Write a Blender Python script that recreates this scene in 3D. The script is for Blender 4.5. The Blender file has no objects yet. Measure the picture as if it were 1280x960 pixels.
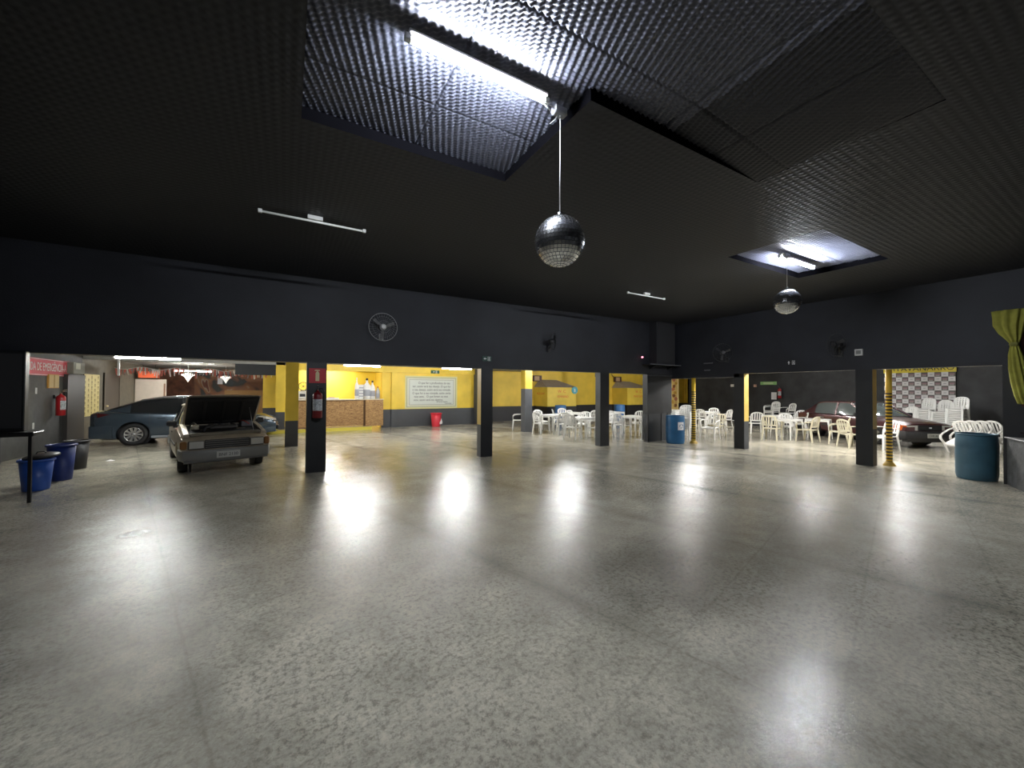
import bpy, math, random
from mathutils import Vector, Matrix, Euler
random.seed(7)
PI = math.pi
S = bpy.context.scene
COL = S.collection

# ------------------------------------------------------------------ materials
MATS = {}
def mat(name, col, rough=0.6, metal=0.0, emit=None, estr=0.0, spec=0.5, noise=0.0, nscale=6.0, bump=0.0, bscale=40.0, trans=0.0, coat=0.0):
    if name in MATS: return MATS[name]
    m = bpy.data.materials.new(name); m.use_nodes = True
    nt = m.node_tree; b = nt.nodes['Principled BSDF']
    c = (*col, 1) if len(col) == 3 else col
    b.inputs['Base Color'].default_value = c
    b.inputs['Roughness'].default_value = rough
    b.inputs['Metallic'].default_value = metal
    b.inputs['Specular IOR Level'].default_value = spec
    b.inputs['Transmission Weight'].default_value = trans
    b.inputs['Coat Weight'].default_value = coat
    if emit:
        b.inputs['Emission Color'].default_value = (*emit, 1)
        b.inputs['Emission Strength'].default_value = estr
    L = nt.links
    tc = nt.nodes.new('ShaderNodeTexCoord')
    n = nt.nodes.new('ShaderNodeTexNoise'); n.inputs['Scale'].default_value = nscale; n.inputs['Detail'].default_value = 4
    L.new(tc.outputs['Object'], n.inputs['Vector'])
    r = nt.nodes.new('ShaderNodeMapRange')
    k = noise
    r.inputs['To Min'].default_value = 1 - k; r.inputs['To Max'].default_value = 1 + k
    r.inputs['From Min'].default_value = 0.3; r.inputs['From Max'].default_value = 0.7
    L.new(n.outputs['Fac'], r.inputs['Value'])
    mx = nt.nodes.new('ShaderNodeVectorMath'); mx.operation = 'SCALE'
    mx.inputs[0].default_value = col[:3]
    L.new(r.outputs['Result'], mx.inputs['Scale'])
    L.new(mx.outputs['Vector'], b.inputs['Base Color'])
    if bump > 0:
        n2 = nt.nodes.new('ShaderNodeTexNoise'); n2.inputs['Scale'].default_value = bscale; n2.inputs['Detail'].default_value = 3
        L.new(tc.outputs['Object'], n2.inputs['Vector'])
        bp = nt.nodes.new('ShaderNodeBump'); bp.inputs['Strength'].default_value = bump; bp.inputs['Distance'].default_value = 0.01
        L.new(n2.outputs['Fac'], bp.inputs['Height']); L.new(bp.outputs['Normal'], b.inputs['Normal'])
    MATS[name] = m
    return m

BLACKW = mat('black_wall_paint', (0.018, 0.0195, 0.026), 0.62, noise=0.25, nscale=1.2, bump=0.25, bscale=60)
BLACKA = mat('annex_black_paint', (0.030, 0.031, 0.034), 0.6, noise=0.4, nscale=1.6, bump=0.25, bscale=50)
BLACKC = mat('black_column_paint', (0.010, 0.011, 0.013), 0.5, noise=0.2, nscale=3, bump=0.15)
GREYP = mat('dark_grey_paint', (0.062, 0.066, 0.074), 0.5, noise=0.15, nscale=3, bump=0.1)
YEL = mat('yellow_paint', (0.80, 0.56, 0.055), 0.5, noise=0.05, nscale=2, bump=0.1)
YELD = mat('ochre_paint', (0.42, 0.27, 0.04), 0.5, noise=0.1, nscale=3)
CONC = mat('raw_concrete', (0.30, 0.29, 0.27), 0.85, noise=0.25, nscale=2.5, bump=0.5, bscale=25)
CONCD = mat('dark_concrete', (0.085, 0.087, 0.088), 0.85, noise=0.35, nscale=7, bump=0.5, bscale=25)
WHITEP = mat('white_plastic', (0.86, 0.85, 0.82), 0.38, noise=0.03, nscale=5)
CREAMP = mat('cream_plastic', (0.66, 0.61, 0.46), 0.42, noise=0.05, nscale=5)
WHITEM = mat('white_enamel', (0.72, 0.72, 0.70), 0.4)
TUBEOFF = mat('unlit_tube_faint_glow', (0.80, 0.82, 0.78), 0.25, emit=(0.8, 0.85, 0.8), estr=0.05)  # tube is off; a faint glow is added to its glass
CHROME = mat('chrome', (0.75, 0.76, 0.77), 0.12, 1.0)
STEEL = mat('brushed_steel', (0.45, 0.46, 0.48), 0.3, 1.0)
RUB = mat('black_rubber', (0.012, 0.012, 0.013), 0.75, bump=0.2)
BLKM = mat('black_metal', (0.010, 0.010, 0.012), 0.4, noise=0.2)
BLKPL = mat('black_plastic', (0.013, 0.013, 0.015), 0.45)
RED = mat('red_enamel', (0.42, 0.012, 0.018), 0.3, coat=0.3)
REDS = mat('red_sign_face', (0.50, 0.02, 0.03), 0.5)
REDPL = mat('red_plastic', (0.62, 0.03, 0.05), 0.4)
WPAINT = mat('white_lettering', (0.82, 0.80, 0.80), 0.6)
KPAINT = mat('black_lettering', (0.03, 0.03, 0.035), 0.6)
RPAINT = mat('red_lettering', (0.70, 0.10, 0.03), 0.6)
CREAM = mat('cream_print', (0.72, 0.62, 0.36), 0.6)
BLUEB = mat('bright_blue_plastic', (0.02, 0.09, 0.42), 0.4, noise=0.1)
BLUED = mat('dark_blue_plastic', (0.012, 0.03, 0.16), 0.4, noise=0.15)
BLUEDR = mat('blue_drum_plastic', (0.042, 0.115, 0.165), 0.45, noise=0.15, nscale=4)
BLUEDR2 = mat('deep_blue_drum_plastic', (0.02, 0.12, 0.27), 0.42, noise=0.12, nscale=4)
MIRROR = mat('mirror_tile', (0.90, 0.92, 0.94), 0.22, 1.0)
GROUT = mat('mirror_grout', (0.10, 0.10, 0.11), 0.6)
WOOD = mat('dark_maroon_wood', (0.035, 0.008, 0.009), 0.25, noise=0.3, coat=0.5)
GLASS = mat('tinted_car_glass', (0.012, 0.014, 0.017), 0.05, 0.0, spec=0.8, coat=0.5)
GLASSB = mat('pale_car_glass', (0.10, 0.12, 0.12), 0.06, 0.0, spec=0.8, coat=0.5)
HEADL = mat('headlamp_glass', (0.50, 0.49, 0.45), 0.12, 0.2, coat=0.6)
ORANGE = mat('orange_indicator_glass', (0.60, 0.12, 0.02), 0.2, coat=0.5)
TAILR = mat('tail_lamp_red', (0.07, 0.006, 0.008), 0.2, coat=0.5)
CARG = mat('grey_blue_car_paint', (0.060, 0.085, 0.115), 0.25, 0.5, coat=0.8)
CARS = mat('dusty_silver_car_paint', (0.40, 0.34, 0.26), 0.35, 0.45, noise=0.15, nscale=3, coat=0.3)
CARM = mat('maroon_car_paint', (0.060, 0.012, 0.016), 0.3, 0.3, noise=0.15, coat=0.6)
BUMPG = mat('grey_bumper_plastic', (0.17, 0.17, 0.16), 0.55)
BUMPK = mat('black_bumper_plastic', (0.022, 0.022, 0.024), 0.5)
PLATE = mat('grey_licence_plate', (0.40, 0.40, 0.37), 0.5)
OSBDK = mat('joint_dark_brown', (0.10, 0.05, 0.02), 0.8)
CURT = mat('yellow_green_cloth', (0.30, 0.29, 0.045), 0.85, noise=0.15, nscale=9, bump=0.3, bscale=120)
GREENS = mat('green_sign_face', (0.05, 0.22, 0.10), 0.5)
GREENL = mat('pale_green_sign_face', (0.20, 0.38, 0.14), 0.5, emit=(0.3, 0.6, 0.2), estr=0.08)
LED = mat('pink_led', (1, 0.2, 0.3), 0.4, emit=(1.0, 0.30, 0.42), estr=3.0)
PINK = mat('pinkish_wall_paint', (0.60, 0.34, 0.25), 0.6, noise=0.1)
BEIGE = mat('beige_panel_paint', (0.55, 0.48, 0.40), 0.6, noise=0.06)

def emis(name, col, st):
    m = bpy.data.materials.new(name); m.use_nodes = True
    b = m.node_tree.nodes['Principled BSDF']
    b.inputs['Base Color'].default_value = (0.9, 0.9, 0.9, 1)
    b.inputs['Emission Color'].default_value = (*col, 1); b.inputs['Emission Strength'].default_value = st
    return m
LAMP = {'hall': emis('lit_tube_cool', (0.88, 0.93, 1.0), 620), 'annex': emis('lit_tube_white', (0.98, 1.0, 0.96), 480),
        'right': emis('lit_tube_bright', (1.0, 0.98, 0.94), 760), 'tables': emis('lit_tube_tables', (1.0, 0.98, 0.93), 760), 'second': emis('lit_tube_far', (0.97, 0.98, 0.97), 560)}

def two_tone(name, low, high, z0, rough=0.5):
    """paint that changes colour at height z0, as the walls are painted"""
    m = bpy.data.materials.new(name); m.use_nodes = True
    nt = m.node_tree; b = nt.nodes['Principled BSDF']; L = nt.links
    g = nt.nodes.new('ShaderNodeNewGeometry'); s = nt.nodes.new('ShaderNodeSeparateXYZ')
    L.new(g.outputs['Position'], s.inputs[0])
    c = nt.nodes.new('ShaderNodeMath'); c.operation = 'GREATER_THAN'; c.inputs[1].default_value = z0
    L.new(s.outputs['Z'], c.inputs[0])
    n = nt.nodes.new('ShaderNodeTexNoise'); n.inputs['Scale'].default_value = 1.7; n.inputs['Detail'].default_value = 5
    L.new(g.outputs['Position'], n.inputs['Vector'])
    mx = nt.nodes.new('ShaderNodeMix'); mx.data_type = 'RGBA'
    mx.inputs['A'].default_value = (*low, 1); mx.inputs['B'].default_value = (*high, 1)
    L.new(c.outputs[0], mx.inputs['Factor'])
    r = nt.nodes.new('ShaderNodeMapRange'); r.inputs['From Min'].default_value = .3; r.inputs['From Max'].default_value = .7
    r.inputs['To Min'].default_value = .88; r.inputs['To Max'].default_value = 1.08
    L.new(n.outputs['Fac'], r.inputs['Value'])
    sc = nt.nodes.new('ShaderNodeVectorMath'); sc.operation = 'SCALE'
    L.new(mx.outputs['Result'], sc.inputs[0]); L.new(r.outputs['Result'], sc.inputs['Scale'])
    L.new(sc.outputs['Vector'], b.inputs['Base Color'])
    b.inputs['Roughness'].default_value = rough
    return m
WALLY = two_tone('yellow_over_grey_paint', (0.062, 0.066, 0.074), (0.80, 0.56, 0.055), 0.80)
WALLYK = two_tone('yellow_over_black_paint', (0.022, 0.022, 0.026), (0.78, 0.54, 0.06), 0.80)
COLY = two_tone('column_side_yellow_over_grey', (0.062, 0.066, 0.074), (0.74, 0.52, 0.13), 0.82)
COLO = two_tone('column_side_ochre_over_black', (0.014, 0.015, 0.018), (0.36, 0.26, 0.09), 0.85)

def floor_mat():
    m = bpy.data.materials.new('polished_concrete_floor'); m.use_nodes = True
    nt = m.node_tree; b = nt.nodes['Principled BSDF']; L = nt.links; N = nt.nodes.new
    g = N('ShaderNodeNewGeometry')
    def noise(scale, det, rough=.55, dist=0.0):
        n = N('ShaderNodeTexNoise'); n.inputs['Scale'].default_value = scale; n.inputs['Detail'].default_value = det
        n.inputs['Roughness'].default_value = rough; n.inputs['Distortion'].default_value = dist
        L.new(g.outputs['Position'], n.inputs['Vector']); return n
    def mr(src, a, b_, c, d):
        r = N('ShaderNodeMapRange'); r.inputs['From Min'].default_value = a; r.inputs['From Max'].default_value = b_
        r.inputs['To Min'].default_value = c; r.inputs['To Max'].default_value = d; L.new(src, r.inputs['Value']); return r.outputs['Result']
    def math_(op, a, b_=None):
        n = N('ShaderNodeMath'); n.operation = op
        for i, v in enumerate((a, b_)):
            if v is None: continue
            if isinstance(v, (int, float)): n.inputs[i].default_value = v
            else: L.new(v, n.inputs[i])
        return n.outputs[0]
    big = noise(0.45, 6, .6, .6); mid = noise(2.6, 8, .65, .3); fine = noise(38, 6, .75); pit = noise(24, 9, .82)
    f1 = mr(big.outputs['Fac'], .32, .68, .74, 1.20)
    f2 = mr(mid.outputs['Fac'], .3, .7, .76, 1.22)
    f3 = mr(fine.outputs['Fac'], .3, .7, .74, 1.26)
    # worn mottled zone: pits are strongest where a broad mask says so
    zone = noise(0.33, 3, .5); zm = mr(zone.outputs['Fac'], .38, .58, 0.25, 1.0)
    pt = mr(pit.outputs['Fac'], .49, .58, 1.0, 0.42)
    pm = math_('ADD', math_('MULTIPLY', pt, zm), math_('SUBTRACT', 1.0, zm))
    # joints: saw-cut lines, 3.1 m apart both ways
    s = N('ShaderNodeSeparateXYZ'); L.new(g.outputs['Position'], s.inputs[0])
    wob = mr(mid.outputs['Fac'], 0, 1, -.02, .02)
    def joint(out, off, per):
        a = math_('ADD', math_('ADD', out, wob), off)
        a = math_('MODULO', a, per); a = math_('ABSOLUTE', math_('SUBTRACT', a, per / 2))
        return mr(a, 0.003, 0.014, 0.84, 1.0)
    ca, sa = math.cos(math.radians(15)), math.sin(math.radians(15))
    dd = math_('ADD', math_('MULTIPLY', s.outputs['X'], ca), math_('MULTIPLY', s.outputs['Y'], sa))
    nn = math_('SUBTRACT', math_('MULTIPLY', s.outputs['Y'], ca), math_('MULTIPLY', s.outputs['X'], sa))
    jj = math_('MULTIPLY', joint(dd, 44.534, 2.3), joint(nn, 51.191, 0.85))
    # grime band along the long joints
    aa = math_('ABSOLUTE', math_('SUBTRACT', math_('MODULO', math_('ADD', dd, 44.534), 2.3), 1.15))
    aa = math_('ADD', aa, mr(pit.outputs['Fac'], .3, .7, -.12, .10))
    band = mr(aa, .0, .13, .66, 1.0)
    jj = math_('MULTIPLY', jj, math_('ADD', math_('MULTIPLY', band, zm), math_('SUBTRACT', 1.0, zm)))
    tot = math_('MULTIPLY', math_('MULTIPLY', f1, f2), math_('MULTIPLY', math_('MULTIPLY', f3, pm), jj))
    # oil stain
    vd = N('ShaderNodeVectorMath'); vd.operation = 'DISTANCE'; vd.inputs[1].default_value = (-1.53, 6.19, 0)
    mp = N('ShaderNodeVectorMath'); mp.operation = 'ADD'
    L.new(g.outputs['Position'], vd.inputs[0])
    st = math_('ADD', vd.outputs['Value'], mr(pit.outputs['Fac'], 0, 1, -.14, .14))
    tot = math_('MULTIPLY', tot, mr(st, .10, .17, .18, 1.0))
    tot = math_('MULTIPLY', tot, 1.0)
    ramp = N('ShaderNodeVectorMath'); ramp.operation = 'SCALE'; ramp.inputs[0].default_value = (0.50, 0.465, 0.375)
    L.new(tot, ramp.inputs['Scale']); L.new(ramp.outputs['Vector'], b.inputs['Base Color'])
    rg = mr(pit.outputs['Fac'], .35, .65, .07, .24)
    rg = math_('ADD', rg, mr(big.outputs['Fac'], .35, .65, -.05, .08))
    L.new(rg, b.inputs['Roughness'])
    b.inputs['Specular IOR Level'].default_value = 0.22
    bmp = N('ShaderNodeBump'); bmp.inputs['Strength'].default_value = 0.6; bmp.inputs['Distance'].default_value = 0.006
    hh = math_('ADD', math_('MULTIPLY', pit.outputs['Fac'], 1.0), math_('MULTIPLY', mid.outputs['Fac'], 1.2))
    L.new(hh, bmp.inputs['Height']); L.new(bmp.outputs['Normal'], b.inputs['Normal'])
    # thin worn sealer on top: sharper glints, patchy
    cb = N('ShaderNodeBump'); cb.inputs['Strength'].default_value = 0.30; cb.inputs['Distance'].default_value = 0.006
    L.new(hh, cb.inputs['Height']); L.new(cb.outputs['Normal'], b.inputs['Coat Normal'])
    vp = N('ShaderNodeVectorMath'); vp.operation = 'DISTANCE'; vp.inputs[1].default_value = (2.5, 1.1, 0); L.new(g.outputs['Position'], vp.inputs[0])
    patch = mr(math_('ADD', vp.outputs['Value'], mr(mid.outputs['Fac'], .3, .7, -.3, .3)), .35, .95, 1.0, 0.0)
    cw = math_('ADD', mr(pit.outputs['Fac'], .40, .56, 0.04, 0.36), math_('MULTIPLY', patch, mr(pit.outputs['Fac'], .44, .52, 0.0, .7)))
    L.new(cw, b.inputs['Coat Weight'])
    L.new(mr(patch, 0, 1, .30, .16), cb.inputs['Strength'])
    b.inputs['Coat Roughness'].default_value = 0.07; b.inputs['Coat IOR'].default_value = 1.45
    return m

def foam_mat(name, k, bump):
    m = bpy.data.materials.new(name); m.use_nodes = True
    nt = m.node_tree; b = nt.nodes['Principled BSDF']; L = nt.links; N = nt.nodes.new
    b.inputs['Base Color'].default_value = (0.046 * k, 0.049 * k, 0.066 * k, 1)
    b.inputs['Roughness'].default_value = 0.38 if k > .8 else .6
    if bump:
        g = N('ShaderNodeNewGeometry'); w = []
        for ax in ('X', 'Y'):
            t = N('ShaderNodeTexWave'); t.wave_type = 'BANDS'; t.bands_direction = ax
            t.inputs['Scale'].default_value = 1 / 0.07 / 3.14159 * 1.0; L.new(g.outputs['Position'], t.inputs['Vector']); w.append(t)
        mu = N('ShaderNodeMath'); mu.operation = 'MULTIPLY'
        L.new(w[0].outputs['Fac'], mu.inputs[0]); L.new(w[1].outputs['Fac'], mu.inputs[1])
        bp = N('ShaderNodeBump'); bp.inputs['Strength'].default_value = bump; bp.inputs['Distance'].default_value = 0.01
        L.new(mu.outputs[0], bp.inputs['Height']); L.new(bp.outputs['Normal'], b.inputs['Normal'])
    return m
FOAM = foam_mat('foam_painted_lamplight', 1.5, 0)  # paler copy of the black foam: lamp light put into its colour
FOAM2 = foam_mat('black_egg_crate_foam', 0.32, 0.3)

def osb_mat():
    m = bpy.data.materials.new('strand_board'); m.use_nodes = True
    nt = m.node_tree; b = nt.nodes['Principled BSDF']; L = nt.links; N = nt.nodes.new
    g = N('ShaderNodeNewGeometry'); mp = N('ShaderNodeMapping'); mp.inputs['Scale'].default_value = (5, 5, 14)
    L.new(g.outputs['Position'], mp.inputs['Vector'])
    n = N('ShaderNodeTexNoise'); n.inputs['Scale'].default_value = 2.0; n.inputs['Detail'].default_value = 6; n.inputs['Distortion'].default_value = 1.2
    L.new(mp.outputs['Vector'], n.inputs['Vector'])
    r = N('ShaderNodeValToRGB'); r.color_ramp.elements[0].position = .34; r.color_ramp.elements[0].color = (0.20, 0.10, 0.035, 1)
    r.color_ramp.elements[1].position = .66; r.color_ramp.elements[1].color = (0.50, 0.30, 0.12, 1)
    L.new(n.outputs['Fac'], r.inputs['Fac']); L.new(r.outputs['Color'], b.inputs['Base Color'])
    b.inputs['Roughness'].default_value = .7
    return m
OSB = osb_mat()

def striped_mat(name, z_split, per=0.075):
    m = bpy.data.materials.new(name); m.use_nodes = True
    nt = m.node_tree; b = nt.nodes['Principled BSDF']; L = nt.links; N = nt.nodes.new
    g = N('ShaderNodeNewGeometry'); s = N('ShaderNodeSeparateXYZ'); L.new(g.outputs['Position'], s.inputs[0])
    def mth(op, a, v):
        n = N('ShaderNodeMath'); n.operation = op
        for i, q in enumerate((a, v)):
            if isinstance(q, (int, float)): n.inputs[i].default_value = q
            else: L.new(q, n.inputs[i])
        return n.outputs[0]
    md = mth('LESS_THAN', mth('MODULO', s.outputs['Z'], per), per * .48)
    lo = mth('LESS_THAN', s.outputs['Z'], z_split)
    k = mth('MULTIPLY', md, lo)
    mx = N('ShaderNodeMix'); mx.data_type = 'RGBA'; mx.inputs['A'].default_value = (0.72, 0.47, 0.04, 1); mx.inputs['B'].default_value = (0.015, 0.015, 0.017, 1)
    L.new(k, mx.inputs['Factor']); L.new(mx.outputs['Result'], b.inputs['Base Color']); b.inputs['Roughness'].default_value = .5
    return m

def mural_mat():
    m = bpy.data.materials.new('graffiti_mural'); m.use_nodes = True
    nt = m.node_tree; b = nt.nodes['Principled BSDF']; L = nt.links; N = nt.nodes.new
    g = N('ShaderNodeNewGeometry')
    n = N('ShaderNodeTexNoise'); n.inputs['Scale'].default_value = .75; n.inputs['Detail'].default_value = 2; n.inputs['Distortion'].default_value = 1.8
    L.new(g.outputs['Position'], n.inputs['Vector'])
    r = N('ShaderNodeValToRGB'); e = r.color_ramp.elements
    e[0].position = .30; e[0].color = (0.05, 0.06, 0.06, 1); e[1].position = .75; e[1].color = (0.10, 0.03, 0.02, 1)
    for p, c in ((.42, (0.05, 0.045, 0.04, 1)), (.47, (0.20, 0.09, 0.05, 1)), (.56, (0.28, 0.12, 0.05, 1)), (.6, (0.35, 0.28, 0.2, 1)), (.63, (0.16, 0.05, 0.03, 1))):
        x = e.new(p); x.color = c
    L.new(n.outputs['Fac'], r.inputs['Fac']); L.new(r.outputs['Color'], b.inputs['Base Color']); b.inputs['Roughness'].default_value = .7
    return m

# ------------------------------------------------------------------ mesh builder
class MB:
    def __init__(s): s.v = []; s.f = []; s.m = []; s.sm = []
    def add(s, vs, fs, mi=0, smooth=False, M=None):
        o = len(s.v)
        for p in vs:
            p = Vector(p)
            if M is not None: p = M @ p
            s.v.append(tuple(p))
        for f in fs:
            s.f.append(tuple(o + i for i in f)); s.m.append(mi); s.sm.append(smooth)
        return s
    def box(s, x0, x1, y0, y1, z0, z1, mi=0, M=None, bev=0.0):
        if bev > 0:
            b = min(bev, abs(x1 - x0) / 2.01, abs(y1 - y0) / 2.01, abs(z1 - z0) / 2.01)
            X, Y, Z = (x0, x1), (y0, y1), (z0, z1)
            vs = []; idx = {}
            for i in (0, 1):
                for j in (0, 1):
                    for k in (0, 1):
                        cx, cy, cz = X[i], Y[j], Z[k]; sx = b if i == 0 else -b; sy = b if j == 0 else -b; sz = b if k == 0 else -b
                        idx[i, j, k] = len(vs)
                        vs += [(cx, cy + sy, cz + sz), (cx + sx, cy, cz + sz), (cx + sx, cy + sy, cz)]
            g = lambda i, j, k, a: idx[i, j, k] + a
            fs = []
            for i in (0, 1): fs.append([g(i, 0, 0, 0), g(i, 1, 0, 0), g(i, 1, 1, 0), g(i, 0, 1, 0)][::(-1 if i == 0 else 1)])
            for j in (0, 1): fs.append([g(0, j, 0, 1), g(1, j, 0, 1), g(1, j, 1, 1), g(0, j, 1, 1)][::(1 if j == 0 else -1)])
            for k in (0, 1): fs.append([g(0, 0, k, 2), g(1, 0, k, 2), g(1, 1, k, 2), g(0, 1, k, 2)][::(-1 if k == 0 else 1)])
            for j in (0, 1):
                for k in (0, 1): fs.append([g(0, j, k, 1), g(1, j, k, 1), g(1, j, k, 2), g(0, j, k, 2)])
            for i in (0, 1):
                for k in (0, 1): fs.append([g(i, 0, k, 0), g(i, 1, k, 0), g(i, 1, k, 2), g(i, 0, k, 2)])
            for i in (0, 1):
                for j in (0, 1): fs.append([g(i, j, 0, 0), g(i, j, 1, 0), g(i, j, 1, 1), g(i, j, 0, 1)])
            for i in (0, 1):
                for j in (0, 1):
                    for k in (0, 1): fs.append([g(i, j, k, 0), g(i, j, k, 1), g(i, j, k, 2)])
            return s.add(vs, fs, mi, False, M)
        vs = [(x, y, z) for x in (x0, x1) for y in (y0, y1) for z in (z0, z1)]
        fs = [(0, 1, 3, 2), (4, 6, 7, 5), (0, 4, 5, 1), (2, 3, 7, 6), (0, 2, 6, 4), (1, 5, 7, 3)]
        return s.add(vs, fs, mi, False, M)
    def cyl(s, p0, p1, r0, r1=None, n=12, mi=0, cap=True, M=None, smooth=True):
        r1 = r0 if r1 is None else r1
        p0 = Vector(p0); p1 = Vector(p1); d = (p1 - p0).normalized()
        a = d.orthogonal().normalized(); b = d.cross(a)
        vs = []
        for p, r in ((p0, r0), (p1, r1)):
            for i in range(n):
                t = 2 * PI * i / n; vs.append(p + a * (r * math.cos(t)) + b * (r * math.sin(t)))
        s.add(vs, [(i, (i + 1) % n, n + (i + 1) % n, n + i) for i in range(n)], mi, smooth, M)
        if cap: s.add(vs[:n], [tuple(range(n))[::-1]], mi, False, M); s.add(vs[n:], [tuple(range(n))], mi, False, M)
        return s
    def lathe(s, prof, n=24, mi=0, M=None, smooth=True, c=(0, 0, 0)):
        vs = []; 
        for r, z in prof:
            for i in range(n):
                t = 2 * PI * i / n; vs.append((c[0] + r * math.cos(t), c[1] + r * math.sin(t), c[2] + z))
        fs = []
        for k in range(len(prof) - 1):
            for i in range(n):
                j = (i + 1) % n; fs.append((k * n + i, k * n + j, (k + 1) * n + j, (k + 1) * n + i))
        return s.add(vs, fs, mi, smooth, M)
    def tube(s, pts, r, n=8, mi=0, M=None, ell=None):
        pts = [Vector(p) for p in pts]; rings = []; vs = []
        up = None
        for i, p in enumerate(pts):
            d = (pts[min(i + 1, len(pts) - 1)] - pts[max(i - 1, 0)]).normalized()
            if up is None: up = d.orthogonal().normalized()
            a = (up - d * up.dot(d)).normalized(); up = a; b = d.cross(a)
            rr = r[i] if isinstance(r, (list, tuple)) else r
            for k in range(n):
                t = 2 * PI * k / n; vs.append(p + a * (rr * math.cos(t)) + b * (rr * math.sin(t)))
        fs = []
        for k in range(len(pts) - 1):
            for i in range(n):
                j = (i + 1) % n; fs.append((k * n + i, k * n + j, (k + 1) * n + j, (k + 1) * n + i))
        fs.append(tuple(range(n))[::-1]); fs.append(tuple(len(vs) - n + i for i in range(n)))
        return s.add(vs, fs, mi, True, M)
    def prism(s, poly, a0, a1, axis='y', mi=0, M=None, smooth=False):
        """poly in the two other axes, extruded along axis"""
        n = len(poly); vs = []
        for a in (a0, a1):
            for p, q in poly:
                vs.append({'x': (a, p, q), 'y': (p, a, q), 'z': (p, q, a)}[axis])
        s.add(vs, [(i, (i + 1) % n, n + (i + 1) % n, n + i) for i in range(n)], mi, smooth, M)
        s.add(vs, [tuple(range(n))[::-1], tuple(range(n, 2 * n))], mi, False, M)
        return s
    def loft(s, rings, mi=0, cap=True, M=None, smooth=True, closed=True):
        n = len(rings[0]); vs = [p for r in rings for p in r]; fs = []
        for k in range(len(rings) - 1):
            for i in range(n if closed else n - 1):
                j = (i + 1) % n; fs.append((k * n + i, k * n + j, (k + 1) * n + j, (k + 1) * n + i))
        s.add(vs, fs, mi, smooth, M)
        if cap:
            s.add(rings[0], [tuple(range(n))[::-1]], mi, False, M); s.add(rings[-1], [tuple(range(n))], mi, False, M)
        return s
    def quad(s, a, b, c, d, mi=0, M=None): return s.add([a, b, c, d], [(0, 1, 2, 3)], mi, False, M)
    def build(s, name, mats, parent=None, kind=None, weld=False):
        me = bpy.data.meshes.new(name); me.from_pydata(s.v, [], s.f)
        if not isinstance(mats, (list, tuple)): mats = [mats]
        for m in mats: me.materials.append(m)
        me.polygons.foreach_set('material_index', s.m); me.polygons.foreach_set('use_smooth', s.sm)
        import bmesh
        bm = bmesh.new(); bm.from_mesh(me)
        if weld or len(s.v) < 20000: bmesh.ops.remove_doubles(bm, verts=bm.verts, dist=1e-5)
        if len(s.v) < 20000: bmesh.ops.recalc_face_normals(bm, faces=bm.faces)
        bm.to_mesh(me); bm.free()
        me.update()
        o = bpy.data.objects.new(name, me); COL.objects.link(o)
        if parent: o.parent = parent
        if kind: o['kind'] = kind
        return o
def tag(o, label, cat, group=None, kind=None):
    o['label'] = label; o['category'] = cat
    if group: o['group'] = group
    if kind: o['kind'] = kind
    return o
def thing(name, label, cat, loc=(0, 0, 0), rz=0.0, group=None):
    o = bpy.data.objects.new(name, None); o.empty_display_size = .1; COL.objects.link(o)
    o.location = loc; o.rotation_euler = (0, 0, rz)
    return tag(o, label, cat, group)
def kids(o): return [c for c in bpy.data.objects if c.parent == o]
def dup(root, loc, rz, label, group=None, rot=None, chs={}):
    r = root.copy(); COL.objects.link(r); r.location = loc; r.rotation_euler = rot or (0, 0, rz)
    r['label'] = label
    if group: r['group'] = group
    if root.name not in chs: chs[root.name] = [(c, kids(c)) for c in kids(root)]
    for ch, gs in chs[root.name]:
        c = ch.copy(); COL.objects.link(c); c.parent = r
        for g in gs:
            d = g.copy(); COL.objects.link(d); d.parent = c
    return r
def text(name, body, size, M, material, parent=None, align='CENTER', ext=0.001, sx=1.0, ls=1.0):
    cu = bpy.data.curves.new(name, 'FONT'); cu.body = body; cu.size = size; cu.align_x = align; cu.align_y = 'CENTER'
    cu.extrude = ext; cu.space_line = ls; cu.resolution_u = 3
    t = bpy.data.objects.new(name, cu); COL.objects.link(t)
    bpy.context.view_layer.update()
    me = bpy.data.meshes.new_from_object(t.evaluated_get(bpy.context.evaluated_depsgraph_get()))
    bpy.data.objects.remove(t); bpy.data.curves.remove(cu)
    me.transform(M @ Matrix.Diagonal((sx, 1, 1, 1)))
    me.materials.clear(); me.materials.append(material)
    o = bpy.data.objects.new(name, me); COL.objects.link(o)
    if parent: o.parent = parent
    return o
# text frames: local x = reading direction, local y = up
def face_V(u, v, z):   # on a wall facing -V (reading towards +U)
    return Matrix.Translation((u, v, z)) @ Matrix(((1, 0, 0, 0), (0, 0, -1, 0), (0, 1, 0, 0), (0, 0, 0, 1)))
def face_U(u, v, z):   # on a wall facing -U (reading towards -V)
    return Matrix.Translation((u, v, z)) @ Matrix(((0, 0, -1, 0), (-1, 0, 0, 0), (0, 1, 0, 0), (0, 0, 0, 1)))
def face_Up(u, v, z):  # on a wall facing +U (reading towards +V)
    return Matrix.Translation((u, v, z)) @ Matrix(((0, 0, 1, 0), (1, 0, 0, 0), (0, 1, 0, 0), (0, 0, 0, 1)))

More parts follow.
